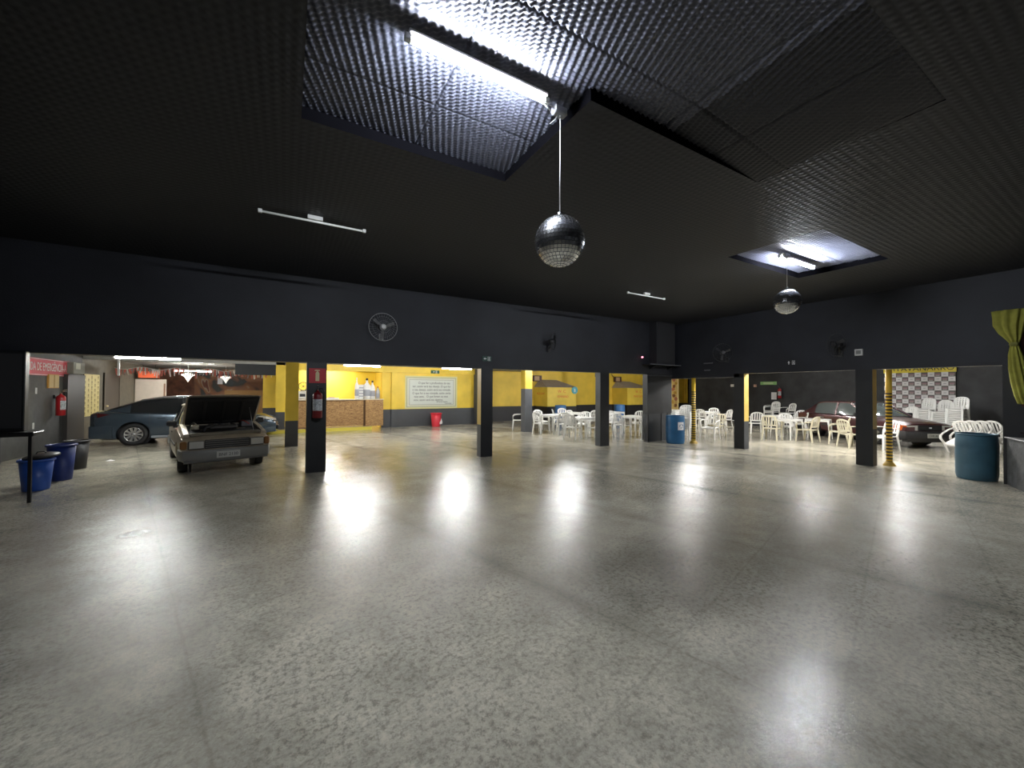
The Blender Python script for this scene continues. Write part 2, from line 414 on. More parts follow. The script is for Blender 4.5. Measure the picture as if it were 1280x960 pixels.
# ------------------------------------------------------------------ camera (eye height 1.714 m)
f_px, pitch, roll, yaw, eye = 486.16, 0.0145, 0.0052, 0.5251, 1.714
cd = bpy.data.cameras.new('camera'); cam = bpy.data.objects.new('camera', cd); COL.objects.link(cam)
cd.sensor_fit = 'HORIZONTAL'; cd.sensor_width = 36; cd.lens = f_px / 1280 * 36; cd.clip_start = .05; cd.clip_end = 200
fwd = Vector((math.sin(yaw) * math.cos(pitch), math.cos(yaw) * math.cos(pitch), math.sin(pitch)))
rt = Vector((math.cos(yaw), -math.sin(yaw), 0)); upv = rt.cross(fwd)
r2 = rt * math.cos(roll) + upv * math.sin(roll); u2 = upv * math.cos(roll) - rt * math.sin(roll)
cam.matrix_world = Matrix(((r2.x, u2.x, -fwd.x, 0), (r2.y, u2.y, -fwd.y, 0), (r2.z, u2.z, -fwd.z, eye), (0, 0, 0, 1)))
S.camera = cam
w = bpy.data.worlds.new('night'); S.world = w; w.use_nodes = True
w.node_tree.nodes['Background'].inputs[0].default_value = (0.02, 0.022, 0.03, 1); w.node_tree.nodes['Background'].inputs[1].default_value = 0.3
S.view_settings.view_transform = 'Standard'; S.view_settings.look = 'None'; S.view_settings.exposure = 0.0

# ------------------------------------------------------------------ setting
V1, V1b = 8.92, 9.14      # arcade wall at the far side of the hall
U2, U2b = 11.61, 11.85    # arcade wall at the right
HC = 3.98                 # hall ceiling
ST = 'structure'
MB().box(-9, 27, -4.5, 27, -.15, 0, 0).build('floor', floor_mat(), kind=ST)

# arcade wall of the far side: lintel + columns
b = MB()
b.box(-6.0, U2b, V1, V1b, 2.25, HC + .3, 0)
b.quad((-6, V1 + .001, 2.249), (U2, V1 + .001, 2.249), (U2, V1b, 2.249), (-6, V1b, 2.249), 1)
wn = b.build('wall_north', [BLACKW, CONC], kind=ST)
def column(u0, u1, v0, v1, h, front, side, parent, faces):
    """faces: which faces are the black hall-side ones"""
    c = MB()
    F = {'s': [(u0, v0, 0), (u1, v0, 0), (u1, v0, h), (u0, v0, h)], 'n': [(u1, v1, 0), (u0, v1, 0), (u0, v1, h), (u1, v1, h)],
         'w': [(u0, v1, 0), (u0, v0, 0), (u0, v0, h), (u0, v1, h)], 'e': [(u1, v0, 0), (u1, v1, 0), (u1, v1, h), (u1, v0, h)]}
    for k, q in F.items(): c.add(q, [(0, 1, 2, 3)], 0 if k in faces else 1)
    c.add([(u0, v0, h), (u1, v0, h), (u1, v1, h), (u0, v1, h)], [(0, 1, 2, 3)], 0)
    o = c.build('column', [front, side], parent, kind=ST)
    return o
column(-6.0, -3.80, V1, V1b, 2.25, BLACKC, BLACKC, wn, 'snwe')
column(.35, .718, V1, V1b, 2.25, BLACKC, COLY, wn, 's')
column(4.262, 4.593, V1, V1b, 2.25, BLACKC, COLY, wn, 's')
column(8.285, 8.653, V1, V1b, 2.25, BLACKC, GREYP, wn, 's')
# arcade wall of the right side
b = MB()
b.box(U2, U2b, 6.6, V1b, 2.12, HC + .3, 0)
b.box(U2, U2b, -4.2, 6.6, 2.222, HC + .3, 0)
for (a, c, z) in ((6.6, V1b, 2.119), (1.7, 6.6, 2.221)):
    b.quad((U2 + .001, a, z), (U2b, a, z), (U2b, c, z), (U2 + .001, c, z), 1)
we = b.build('wall_east', [BLACKW, CONC], kind=ST)
column(U2, U2b, 6.459, 6.759, 2.222, BLACKC, COLY, we, 'wn')
column(U2, U2b, 3.569, 3.878, 2.222, BLACKC, COLO, we, 'wn')
column(U2, U2b, -4.2, 1.70, 2.222, BLACKC, BLACKC, we, 'wnes')
# hall: left, behind
MB().box(-6.2, -6.0, -4.2, V1, 0, HC + .3).build('wall_west', BLACKW, kind=ST)
MB().box(-6.2, U2b, -4.4, -4.2, 0, HC + .3).build('wall_south', BLACKW, kind=ST)

# hall ceiling with the raised foam fields around the lit tubes
P1 = [(0.08, 2.03, 0.9, 3.68), (2.03, 4.4, 0.9, 2.30)]
P2 = [(6.45, 8.85, 2.50, 3.85)]
REC = 0.10
def in_rect(u, v, R): return any(a < u < b_ and c < v < d for a, b_, c, d in R)
us = sorted({-6.2, U2b, .08, 2.03, 4.4, 6.45, 8.85}); vs_ = sorted({-4.4, V1b, .9, 2.30, 3.68, 2.50, 3.85})
b = MB()
for i in range(len(us) - 1):
    for j in range(len(vs_) - 1):
        cu_, cv_ = (us[i] + us[i + 1]) / 2, (vs_[j] + vs_[j + 1]) / 2
        if in_rect(cu_, cv_, P1 + P2): continue
        b.add([(us[i], vs_[j], HC), (us[i], vs_[j + 1], HC), (us[i + 1], vs_[j + 1], HC), (us[i + 1], vs_[j], HC)], [(0, 1, 2, 3)])
def riser(x0, y0, x1, y1): b.add([(x0, y0, HC), (x1, y1, HC), (x1, y1, HC + REC + .05), (x0, y0, HC + REC + .05)], [(0, 1, 2, 3)], 1)
riser(.08, .9, 4.4, .9); riser(.08, .9, .08, 3.68); riser(.08, 3.68, 2.03, 3.68); riser(2.03, 3.68, 2.03, 2.30); riser(2.03, 2.30, 4.4, 2.30); riser(4.4, .9, 4.4, 2.30)
riser(6.45, 2.5, 8.85, 2.5); riser(6.45, 3.85, 8.85, 3.85); riser(6.45, 2.5, 6.45, 3.85); riser(8.85, 2.5, 8.85, 3.85)
b.box(-6.2, U2b, -4.4, V1b, HC + .25, HC + .35)
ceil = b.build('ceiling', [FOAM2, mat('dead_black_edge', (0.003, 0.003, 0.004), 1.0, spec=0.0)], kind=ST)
def foam_field(R, step, cell, seams, fm=None):
    c = MB()
    for a, b_, e, g in R:
        nu = int((b_ - a) / step); nv = int((g - e) / step)
        vs = []; fs = []
        for i in range(nu + 1):
            u = a + (b_ - a) * i / nu
            for j in range(nv + 1):
                v = e + (g - e) * j / nv
                h = .011 * math.sin(2 * PI * (u + v * .5) / cell) * math.sin(2 * PI * v * .866 / cell)
                h += .012 * math.sin(u * 2.3 + 1) * math.sin(v * 2.9)
                for k in seams:
                    if abs(u - k) < .010: h -= .02
                if abs((v - .35) % 1.1 - .55) < .009: h -= .02
                rc = REC * (1 - max(0, min(1, (u - 2.9) / 1.5)) if 2.9 < u < 5 else 1)
                vs.append((u, v, HC + max(rc, .004) - h * (.25 + .75 * rc / REC)))
        for i in range(nu):
            for j in range(nv):
                p = i * (nv + 1) + j; fs.append((p, p + 1, p + nv + 2, p + nv + 1))
        c.add(vs, fs, 0, True)
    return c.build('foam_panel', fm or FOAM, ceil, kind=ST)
foam_field([P1[0], (2.03, 3.0, .9, 2.3)], .0100, .060, (1.05, 2.9)); foam_field([(3.0, 4.4, .9, 2.3)], .0110, .060, (3.6,), foam_mat('foam_painted_light_fade', .38, 0)); foam_field(P2, .0115, .060, (7.7,), foam_mat('foam_painted_lamp_glow', 4.0, 0))  # lamp glow and its fading painted as brighter and dimmer foam tones

# ------------------------------------------------------------------ annex rooms behind the arcades
HG = 2.72; HR = 3.0
MB().box(-9, U2, V1b, 27, HG, HG + .1).build('ceiling_garage', mat('garage_ceiling_paint', (0.33, 0.32, 0.30), .8, noise=.2, nscale=1.2), kind=ST)
MB().box(U2 + .1, 27, -4.5, 27, HR, HR + .1).build('ceiling_annex', mat('annex_ceiling_paint', (0.30, 0.30, 0.30), .8, noise=.15), kind=ST)
MB().box(U2 - .02, U2, V1b, 27, HG, HR + .1).build('trim_1', CONC, kind=ST)
# garage west wall, panels of different paint
b = MB(); b.box(-5.75, -5.6, V1b, 17.45, 0, HG, 0); b.box(-5.75, -5.62, 17.45, 27, 0, HG, 1)
b.box(-5.6, -5.5, 16.25, 17.35, 0, 2.1, 2)
b.build('wall_garage_west', [mat('charcoal_wall', (0.085, 0.085, 0.082), .7, noise=.15), mat('olive_brown_wall', (0.13, 0.115, 0.085), .7, noise=.15), mat('graphite_panel', (0.045, 0.043, 0.042), .5)], kind=ST)
# garage far wall: mural, ochre band
b = MB(); b.box(-9, 3.0, 26, 26.15, 0, HG, 0); b.box(-2.9, .0, 25.97, 26.0, 0, 1.6, 1); b.box(-5.55, -4.2, 25.95, 26.0, 0, HG, 2)
b.build('wall_garage_north', [mural_mat(), mat('orange_ochre_band', (0.42, 0.22, 0.06), .6), mat('brick_brown_wall', (0.14, 0.055, 0.03), .8, noise=.4, nscale=4)], kind=ST)
# yellow wall with the quotation, the bar opening left of it
b = MB()
b.box(3.66, 8.1, 17.8, 17.95, 0, HG, 0)
b.box(4.05, 4.3, 17.72, 17.8, 0, HG, 0)
b.box(3.66, 8.1, 17.68, 17.8, 2.46, HG, 0)
b.box(.3, 3.66, 17.68, 17.9, 2.46, HG, 0)
b.box(8.1, 8.55, 17.2, 18.6, 0, HG, 1)
b.box(8.55, 25.6, 18.6, 18.75, 0, HR, 2)
b.build('wall_yellow_north', [WALLY, GREYP, WALLYK], kind=ST)
b = MB(); b.box(-.4, 4.4, 20.2, 20.35, 0, HG, 0); b.box(3.62, 3.74, 17.95, 20.2, 0, HG, 0); b.build('wall_bar', [YEL], kind=ST)
# back wall of the right room
b = MB(); b.box(22.5, 22.7, -3, 16.1, 0, HR, 0); b.box(22.5, 25.6, 16.0, 16.1, 0, HR, 0); b.box(25.6, 25.8, 16.1, 18.7, 0, HR, 1)
b.build('wall_annex_east', [BLACKA, WALLYK], kind=ST)
MB().box(U2b, 22.6, .2, .35, 0, HR).build('wall_annex_south', BLACKA, kind=ST)
# free columns of the garage
cg = MB().box(-.03, .31, 13.2, 13.5, 0, HG).build('column', two_tone('column_yellow_over_grey', (0.062, 0.064, 0.07), (0.70, 0.50, 0.06), .76), kind=ST)
MB().box(-.36, -.05, 17.5, 17.8, 0, HG).build('column', WALLY, kind=ST)
MB().box(-.95, -.35, 21.4, 21.7, 0, HG).build('column', WALLY, kind=ST)
MB().box(8.32, 8.66, 13.3, 13.62, 0, HG).build('column', two_tone('column_yellow_over_grey_high', (0.09, 0.095, 0.105), (0.78, 0.56, 0.05), 1.75), kind=ST)
# garage ceiling beams
b = MB(); b.box(-5.6, .3, 13.25, 13.45, 2.50, HG); b.build('trim_2', mat('beam_paint', (0.36, 0.35, 0.32), .7, noise=.1), kind=ST)
b = MB(); b.box(-1.65, -.37, 17.5, 17.75, 2.22, 2.62); b.build('trim_3', BLACKC, kind=ST)
b = MB(); b.box(-5.6, .3, 17.5, 17.7, 2.62, HG); b.build('trim_4', mat('beam_paint', (0, 0, 0)), kind=ST)
# solid black end of the far arcade: door-like panels between the last opening and the corner
b = MB()
b.box(10.39, U2, V1 + .02, V1b, .93, 2.25, 0)
b.box(10.47, U2, V1 + .05, V1b, 0, .93, 1)
for u in (10.47, 11.1, 11.42): b.box(u - .01, u + .015, V1 + .035, V1 + .05, 0, .93, 0)
b.box(10.35, U2, V1 - .01, V1 + .02, 2.20, 2.235, 2)
b.build('door_1', [BLACKC, mat('slate_panel', (0.035, 0.037, 0.042), .55, noise=.1), mat('slate_edge', (0.06, 0.062, 0.068), .5)], kind=ST)

# ------------------------------------------------------------------ tube lamps
def tube_lamp(name, label, u0, v0, u1, v1, z, mlamp, lit=True, group=None, drop=.03, off=False):
    cx, cy = (u0 + u1) / 2, (v0 + v1) / 2; L = math.hypot(u1 - u0, v1 - v0); rz = math.atan2(v1 - v0, u1 - u0)
    t = thing(name, label, 'light', (cx, cy, z), rz, group)
    h = L / 2
    b = MB()
    if off:
        b.box(-.09, .09, -.03, .03, .02, .075, 0, bev=.006)
    else:
        b.box(-h, h, -.035, .035, .022, .05, 0, bev=.006)
    b.build('housing', WHITEM, t)
    b = MB().cyl((-h + .02, 0, 0), (h - .02, 0, 0), .019 if lit else .014, n=12); b.build('tube', mlamp, t)
    zc = HC if z > 3.2 else (HG if cx < U2 else HR)
    if zc - z > .09:
        for sx in (-1, 1): MB().cyl((sx * h * .7, 0, .04), (sx * h * .7, 0, zc - z), .005, n=6).build('hanger', WHITEM, t)
    for sx in (-1, 1):
        MB().box(sx * h - .022, sx * h + .022, -.02, .02, -.02, .026, bev=.005).build('end_cap', WHITEM, t)
    return t
tube_lamp('tube_lamp', 'long lit white tube lamp on the foam ceiling beside the near large mirror ball', .65, 2.478, 1.73, 2.478, HC - .008, LAMP['hall'])
tube_lamp('tube_lamp', 'lit tube lamp on the foam ceiling beside the small far mirror ball', 7.14, 3.38, 8.34, 3.38, HC - .008, LAMP['hall'])
tube_lamp('tube_lamp', 'unlit slim white tube lamp on the dark ceiling at the left, above the wall fan', -.31, 5.705, .91, 5.705, HC - .07, TUBEOFF, False, off=True)
tube_lamp('tube_lamp', 'unlit slim white tube lamp on the dark ceiling between the two mirror balls', 6.62, 6.24, 7.83, 6.24, HC - .07, TUBEOFF, False, off=True)
tube_lamp('tube_lamp', 'lit tube lamp under the garage ceiling above the two parked cars, nearest of its row', -3.39, 12.12, -2.2, 12.12, 2.40, LAMP['annex'])
tube_lamp('tube_lamp', 'lit tube lamp in the back of the garage behind the ribbon garland', -3.9, 20.3, -2.7, 20.3, 2.40, LAMP['second'])
tube_lamp('tube_lamp', 'lit tube lamp above the strand board bar counter', 1.62, 13.9, 2.80, 13.9, 2.49, LAMP['second'])
tube_lamp('tube_lamp', 'lit tube lamp at the upper right of the framed quotation', 5.0, 13.85, 6.2, 13.85, 2.49, LAMP['second'])
tube_lamp('tube_lamp', 'lit tube lamp over the white tables behind the middle arches', 9.0, 12.2, 10.2, 12.2, 2.665, LAMP['second'], group='tube lamps hidden above the arches')
tube_lamp('tube_lamp', 'lit tube lamp over the chairs behind the corner drum', 15.6, 11.4, 16.8, 11.4, 2.85, LAMP['tables'])
tube_lamp('tube_lamp', 'added unseen tube lamp brightening the bar room behind the strand board counter', .9, 18.9, 2.1, 18.9, 2.60, LAMP['annex'])  # lamp added out of view to brighten the bar interior
tube_lamp('tube_lamp', 'lit tube lamp just behind the arch between the two right columns', 12.6, 5.6, 13.8, 5.6, 2.80, LAMP['right'])
tube_lamp('tube_lamp', 'lit tube lamp behind the rightmost arch over the maroon car side', 12.9, 3.75, 14.1, 3.75, 2.90, LAMP['right'])
tube_lamp('tube_lamp', 'lit tube lamp near the stacked white chairs and the sponsor banner', 18.2, 5.2, 19.4, 5.2, 2.90, LAMP['second'])
MB().box(-4.75, -4.70, 17.3, 17.35, 2.1, 2.72).build('conduit', WHITEM).__setitem__('label', 'short white vertical conduit hanging from the garage ceiling')
bpy.data.objects['conduit']['category'] = 'conduit'

# ------------------------------------------------------------------ mirror balls
def mirror_ball(label, u, v, zt, r=.2, drop=1.0, n=44):
    t = thing('mirror_ball', label, 'mirror ball', (u, v, 0))
    zc = zt - drop - r
    b = MB(); rows = int(n * .5)
    b.lathe([(max(.0005, (r - .004) * math.sin(PI * i / 24)), zc - (r - .004) * math.cos(PI * i / 24)) for i in range(25)], 32).build('core', GROUT, t)
    b = MB()
    for i in range(rows):
        a0 = PI * (i + .07) / rows; a1 = PI * (i + .93) / rows; am = (a0 + a1) / 2
        m = max(4, int(round(2 * n * .5 * math.sin(am) * 2)) // 2 * 1)
        for k in range(m):
            t0 = 2 * PI * (k + .06) / m; t1 = 2 * PI * (k + .94) / m
            q = [(r * math.sin(a) * math.cos(tt), r * math.sin(a) * math.sin(tt), zc - r * math.cos(a)) for a, tt in ((a0, t0), (a0, t1), (a1, t1), (a1, t0))]
            b.add(q, [(0, 1, 2, 3)])
    b.build('mirror_tiles', MIRROR, t)
    MB().cyl((0, 0, zc + r - .01), (0, 0, zc + r + .035), .028, .022, 12).build('cap', CHROME, t)
    MB().cyl((0, 0, zc + r + .03), (0, 0, zt - .07), .0035, n=6).build('cord', WHITEM, t)
    b = MB().box(-.07, .05, -.035, .035, zt - .075, zt - .01, bev=.01); b.cyl((0, 0, zt - .09), (0, 0, zt - .07), .018, n=10)
    b.tube([(-.02, 0, zt - .07), (-.06, -.01, zt - .13), (-.10, 0, zt - .17)], .004, 6)
    b.build('motor', mat('grey_motor_box', (0.35, 0.36, 0.38), .4), t)
    b = MB().tube([(-.04, 0, zt - .03), (-.13, .0, zt - .02), (-.17, -.02, zt - .05), (-.12, -.03, zt - .09)], .005, 6)
    b.build('bracket', WHITEM, t)
    return t
mirror_ball('large mirror ball hanging on a white cord beside the long lit tube lamp', 1.87, 2.48, HC, .2, .885)
mirror_ball('small-looking far mirror ball hanging near the right lit tube lamp', 7.10, 3.25, HC, .2, .60)

# ------------------------------------------------------------------ fans
def wall_fan(label, M, r=.31, head=(0, -.25, 0), dark=False, tilt=0.0):
    t = thing('wall_fan', label, 'fan'); t.matrix_world = M
    fm = mat('fan_guard_grey', (0.40, 0.40, 0.40), .4) if not dark else mat('fan_guard_black', (0.03, 0.03, 0.032), .45)
    bm_ = mat('fan_blade_grey', (0.14, 0.14, 0.14), .4) if not dark else mat('fan_blade_dark', (0.045, 0.045, 0.048), .4)
    R = Matrix.Translation(head) @ Matrix.Rotation(tilt, 4, 'Z') @ Matrix.Rotation(PI / 2, 4, 'X')
    b = MB()
    b.tube([(r * math.cos(2 * PI * i / 40), r * math.sin(2 * PI * i / 40), 0) for i in range(41)], .006, 6, M=R)
    for k in range(30):
        a = 2 * PI * k / 30
        b.tube([(q * r * math.cos(a + .25 * (1 - q)), q * r * math.sin(a + .25 * (1 - q)), .07 * (1 - q * q)) for q in (.18, .5, .8, 1.0)], .0014, 4, M=R)
    for q in (.45, .75): b.tube([(q * r * math.cos(2 * PI * i / 30), q * r * math.sin(2 * PI * i / 30), .07 * (1 - q * q)) for i in range(31)], .0014, 4, M=R)
    b.build('guard', fm, t)
    b = MB(); b.cyl((0, 0, .045), (0, 0, .085), .058, .045, 20, M=R); b.build('hub', mat('fan_hub_light', (0.8, 0.8, 0.78), .4) if not dark else bm_, t)
    for k in range(3):
        a = 2 * PI * k / 3 + .4
        vs = []; n = 8
        for i in range(n + 1):
            q = .05 + (r * .86 - .05) * i / n; wd = .05 + .55 * q * (1 - .55 * i / n)
            for s_ in (-.5, .5): vs.append((q * math.cos(a + s_ * wd / max(q, .09) * .6), q * math.sin(a + s_ * wd / max(q, .09) * .6), .012 * s_ * 2.4))
        MB().add(vs, [(2 * i, 2 * i + 1, 2 * i + 3, 2 * i + 2) for i in range(n)], 0, True, R).build('blade', bm_, t)
    b = MB(); b.cyl((0, 0, .0), (0, 0, -.13), .07, .05, 16, M=R); b.build('motor', fm, t)
    b = MB(); hx, hy, hz = head
    b.tube([(hx * .9, hy * .6, hz - .03), (0, -.06, -.16), (0, 0, -.2)], .015, 8); b.box(-.05, .05, -.03, 0, -.28, -.12, bev=.01); b.build('bracket', fm, t)
    return t
wall_fan('grey wall fan with round guard mounted above the column with the extinguisher', face_V(1.80, V1, 3.06) @ Matrix.Rotation(-PI / 2, 4, 'X'), .30, (0, -.22, 0))
MW = Matrix(((1, 0, 0, 0), (0, 1, 0, 0), (0, 0, 1, 0), (0, 0, 0, 1)))
wall_fan('dark wall fan turned sideways on the black wall above the middle arches', Matrix.Translation((6.35, V1, 3.05)), .25, (0, -.22, 0), True, 1.2)
REm = Matrix.Rotation(-PI / 2, 4, 'Z')
wall_fan('dark wall fan on the right black wall near the corner box', Matrix.Translation((U2, 6.95, 2.86)) @ REm, .27, (0, -.25, 0), True, .8)
wall_fan('dark wall fan on the right black wall beside the small white emergency lamp', Matrix.Translation((U2, 4.15, 2.83)) @ REm, .27, (0, -.25, 0), True, -.5)

# ------------------------------------------------------------------ signs on the hall walls
def exit_sign(label, M, w_=.28, h_=.13, arrow='right', face=None, ink=None):
    """board with a running figure in a door and an arrow"""
    t = thing('exit_sign', label, 'sign'); t.matrix_world = M
    MB().box(-w_ / 2, w_ / 2, -h_ / 2, h_ / 2, 0, .012, bev=.003).build('board', face or GREENS, t)
    ink = ink or WPAINT; z0, z1 = .0125, .014; s_ = h_ / .13
    b = MB()
    x = .055 * s_ if arrow == 'right' else -.055 * s_
    fx = -x
    b.box(fx - .035 * s_, fx + .035 * s_, -.05 * s_, -.042 * s_, z0, z1); b.box(fx - .035 * s_, fx - .029 * s_, -.05 * s_, .05 * s_, z0, z1)
    b.box(fx + .029 * s_, fx + .035 * s_, -.05 * s_, .05 * s_, z0, z1); b.box(fx - .035 * s_, fx + .035 * s_, .044 * s_, .05 * s_, z0, z1)
    b.box(fx - .006 * s_, fx + .008 * s_, .022 * s_, .036 * s_, z0, z1)
    b.prism([(fx - .012 * s_, .018 * s_), (fx + .012 * s_, .014 * s_), (fx + .006 * s_, -.008 * s_), (fx + .022 * s_, -.036 * s_), (fx + .012 * s_, -.036 * s_), (fx - .002 * s_, -.014 * s_), (fx - .022 * s_, -.032 * s_), (fx - .022 * s_, -.022 * s_), (fx - .008 * s_, -.006 * s_)], z0, z1, 'z')
    if arrow == 'up': b.prism([(x - .028 * s_, .0), (x, .045 * s_), (x + .028 * s_, .0), (x + .009 * s_, .0), (x + .009 * s_, -.045 * s_), (x - .009 * s_, -.045 * s_), (x - .009 * s_, 0)], z0, z1, 'z')
    else:
        q = 1 if arrow == 'right' else -1
        b.prism([(x, -.028 * s_), (x + q * .04 * s_, 0), (x, .028 * s_), (x, .009 * s_), (x - q * .04 * s_, .009 * s_), (x - q * .04 * s_, -.009 * s_), (x, -.009 * s_)], z0, z1, 'z')
    b.build('pictogram', ink, t)
    return t
DGREEN = mat('unlit_green_sign', (0.02, 0.07, 0.05), .5)
exit_sign('small green exit pictogram sign on the black wall left of the second column top', face_V(4.42, V1, 2.50), .26, .13, 'left', DGREEN)
exit_sign('small dark sign with running figure and upward arrow above the right arches', face_U(U2, 5.22, 2.47), .26, .13, 'up', BLKPL)
exit_sign('green exit sign above the framed quotation on the yellow wall', face_V(6.05, 17.68, 2.53) , .42, .15, 'left', mat('exit_sign_green_dark', (0.02, 0.10, 0.05), .5))
def small_box(name, label, cat, M, w_, h_, d_, m1, m2=None):
    t = thing(name, label, cat); t.matrix_world = M
    MB().box(-w_ / 2, w_ / 2, -h_ / 2, h_ / 2, 0, d_, bev=.006).build('case', m1, t)
    if m2: MB().box(-w_ * .3, w_ * .3, -h_ * .28, h_ * .28, d_, d_ + .006, bev=.002).build('lens', m2, t)
    return t
small_box('emergency_lamp', 'small white square emergency lamp on the black wall above the right arches', 'lamp', face_U(U2, 3.80, 2.63), .15, .15, .05, WHITEM, mat('grey_lens', (0.25, 0.25, 0.24), .4))
t = small_box('wall_speaker', 'tall black box mounted on the black wall in the far corner', 'speaker', face_V(10.92, V1, 3.29), .92, 1.42, .30, mat('speaker_black', (0.026, 0.026, 0.030), .6))
MB().box(-.40, .40, -.64, .64, .30, .31).build('grille', mat('speaker_grille', (0.030, 0.030, 0.034), .7, bump=.6, bscale=300), t)
t = small_box('signal_lamp', 'small pink glowing indicator lamp on the black wall left of the corner box', 'lamp', face_V(10.07, V1, 2.80), .06, .06, .03, BLKPL)
MB().lathe([(.0, .05), (.018, .046), (.028, .03), (.028, 0)][::-1], 14, c=(0, 0, .03)).build('led_dome', LED, t)
t = thing('wall_shelf', 'narrow black wall shelf with a grey front edge under the corner box', 'shelf', (11.05, V1, 2.56))
MB().box(-.95, .56, -.34, 0, -.01, .0).build('board', BLKPL, t); MB().box(-.95, .56, -.355, -.34, -.012, .012).build('edge_strip', mat('grey_edge', (0.16, 0.165, 0.18), .4), t)
for sx in (-.6, .3): MB().prism([(-.30, -.01), (0, -.01), (0, -.16)], sx, sx + .02, 'x').build('bracket', BLKPL, t)
def bar_on_wall(label, v, z, wd):
    t = thing('wall_bracket', label, 'bracket', (U2, v, z))
    MB().box(-.10, -.085, -wd / 2, wd / 2, -.018, .018, bev=.004).build('rail', mat('pale_grey_bar', (0.13, 0.13, 0.14), .5), t)
    MB().box(-.09, 0, -.015, .015, -.012, .012).build('arm', BLKPL, t)
bar_on_wall('short grey bar on the black wall by the corner shelf, upper of two', 7.52, 2.58, .30)
bar_on_wall('short grey bar on the black wall by the corner shelf, lower of two', 7.55, 2.36, .20)

# ------------------------------------------------------------------ fire extinguishers
def extinguisher(label, M, s=1.0, red=RED):
    """M: origin on the wall at bottle centre height, z out of the wall, y up"""
    t = thing('fire_extinguisher', label, 'fire extinguisher'); t.matrix_world = M @ Matrix.Rotation(-PI / 2, 4, 'X') @ Matrix.Scale(s, 4)
    # local: z up, -y out of the wall
    c = (0, -.11, 0); prof = [(.001, -.26), (.07, -.26), (.078, -.25), (.078, .13), (.07, .165), (.045, .19), (.022, .20), (.022, .225), (.001, .225)]
    MB().lathe(prof, 24, c=c).build('cylinder', red, t)
    b = MB(); n = 20
    vs = [(c[0] + .0793 * math.cos(a), c[1] + .0793 * math.sin(a), z) for a in [(-PI * .92 + PI * .84 * i / n) for i in range(n + 1)] for z in (-.13, .07)]
    b.add(vs, [(2 * i, 2 * i + 2, 2 * i + 3, 2 * i + 1) for i in range(n)], 0, True).build('label_band', mat('extinguisher_label', (0.42, 0.44, 0.46), .5, noise=.5, nscale=40), t)
    b = MB(); b.cyl((0, c[1], .22), (0, c[1], .26), .018, n=10); b.tube([(0, c[1], .25), (0, c[1] - .05, .275), (0, c[1] - .11, .27)], .008, 6); b.tube([(0, c[1], .265), (0, c[1] - .05, .305), (0, c[1] - .10, .315)], .007, 6)
    b.build('valve_handle', CHROME, t)
    MB().tube([(.01, c[1], .24), (.07, c[1] - .02, .27), (.105, c[1] - .02, .2), (.10, c[1] - .03, .0), (.095, c[1] - .03, -.15)], .010, 8).build('hose', RUB, t)
    b = MB().box(-.03, .03, -.03, 0, .12, .2); b.build('wall_hook', BLKM, t)
    return t
def extinguisher_sign(label, M, w_, h_):
    t = thing('extinguisher_sign', label, 'sign'); t.matrix_world = M
    MB().box(-w_ / 2, w_ / 2, -h_ / 2, h_ / 2, 0, .006).build('board', REDS, t)
    b = MB(); k = h_ / .3
    b.prism([(-.035 * k, -.11 * k), (.035 * k, -.11 * k), (.035 * k, .05 * k), (.02 * k, .08 * k), (-.02 * k, .08 * k), (-.035 * k, .05 * k)], .0065, .008, 'z')
    b.box(-.012 * k, .012 * k, .08 * k, .10 * k, .0065, .008); b.prism([(-.05 * k, .095 * k), (.045 * k, .10 * k), (.045 * k, .115 * k), (-.02 * k, .12 * k), (-.05 * k, .115 * k)], .0065, .008, 'z')
    b.build('pictogram', CREAM, t)
extinguisher('red fire extinguisher with pale label hanging on the second black column from the left', face_V(.545, V1, 1.42), 1.15, mat('dark_red_enamel', (0.16, 0.006, 0.010), .35))
extinguisher_sign('dark red sign with extinguisher symbol near the top of the black column', face_V(.545, V1, 1.98), .31, .30)
extinguisher('bright red fire extinguisher on the charcoal wall at the left under the emergency sign', face_Up(-5.6, 15.75, 1.25), 1.25)
extinguisher('small-looking red extinguisher on the far black wall of the right room', face_U(22.5, 10.62, 1.62), 1.1)
small_box('wall_notice', 'white oval notice on the far black wall below the extinguisher', 'notice', face_U(22.5, 10.95, 1.45), .26, .38, .01, WPAINT)
small_box('wall_notice', 'pale green horizontal sign board on the far black wall', 'sign', face_U(22.5, 11.22, 2.13), .82, .17, .02, GREENL, mat('green_sign_print', (0.42, 0.55, 0.30), .5))
small_box('emergency_lamp', 'white emergency lamp on the far black wall behind the fourth column', 'lamp', face_U(22.5, 13.15, 2.02), .22, .14, .06, WHITEM)
small_box('emergency_lamp', 'dim pinkish lamp box on the far black wall right of the yellow column side', 'lamp', face_U(22.5, 11.9, 2.0), .14, .14, .06, PINK)

# ------------------------------------------------------------------ red emergency sign, left garage wall
t = thing('emergency_sign', 'long red banner sign lettered SAÍDA DE EMERGÊNCIA high on the left garage wall', 'sign'); t.matrix_world = face_Up(-5.6, 15.45, 2.25)
MB().box(-1.35, 1.12, -.225, .225, 0, .012).build('board', mat('red_pink_board', (0.62, 0.06, 0.09), .5), t)
for y in (-.205, .205): MB().box(-1.33, 1.10, y - .006, y + .006, .0122, .0135).build('border_line', WPAINT, t)
text('lettering', 'SAÍDA DE EMERGÊNCIA-A', .30, Matrix.Translation((-.11, -.005, .0125)), WPAINT, t, sx=.60)
def wall_card(label, M, w_, h_, m1, m2=None):
    t = thing('switch_plate', label, 'switch'); t.matrix_world = M
    MB().box(-w_ / 2, w_ / 2, -h_ / 2, h_ / 2, 0, .01, bev=.003).build('plate', m1, t)
    MB().box(-w_ * .2, w_ * .2, -h_ * .25, h_ * .25, .01, .016, bev=.002).build('rocker', m2 or WHITEM, t)
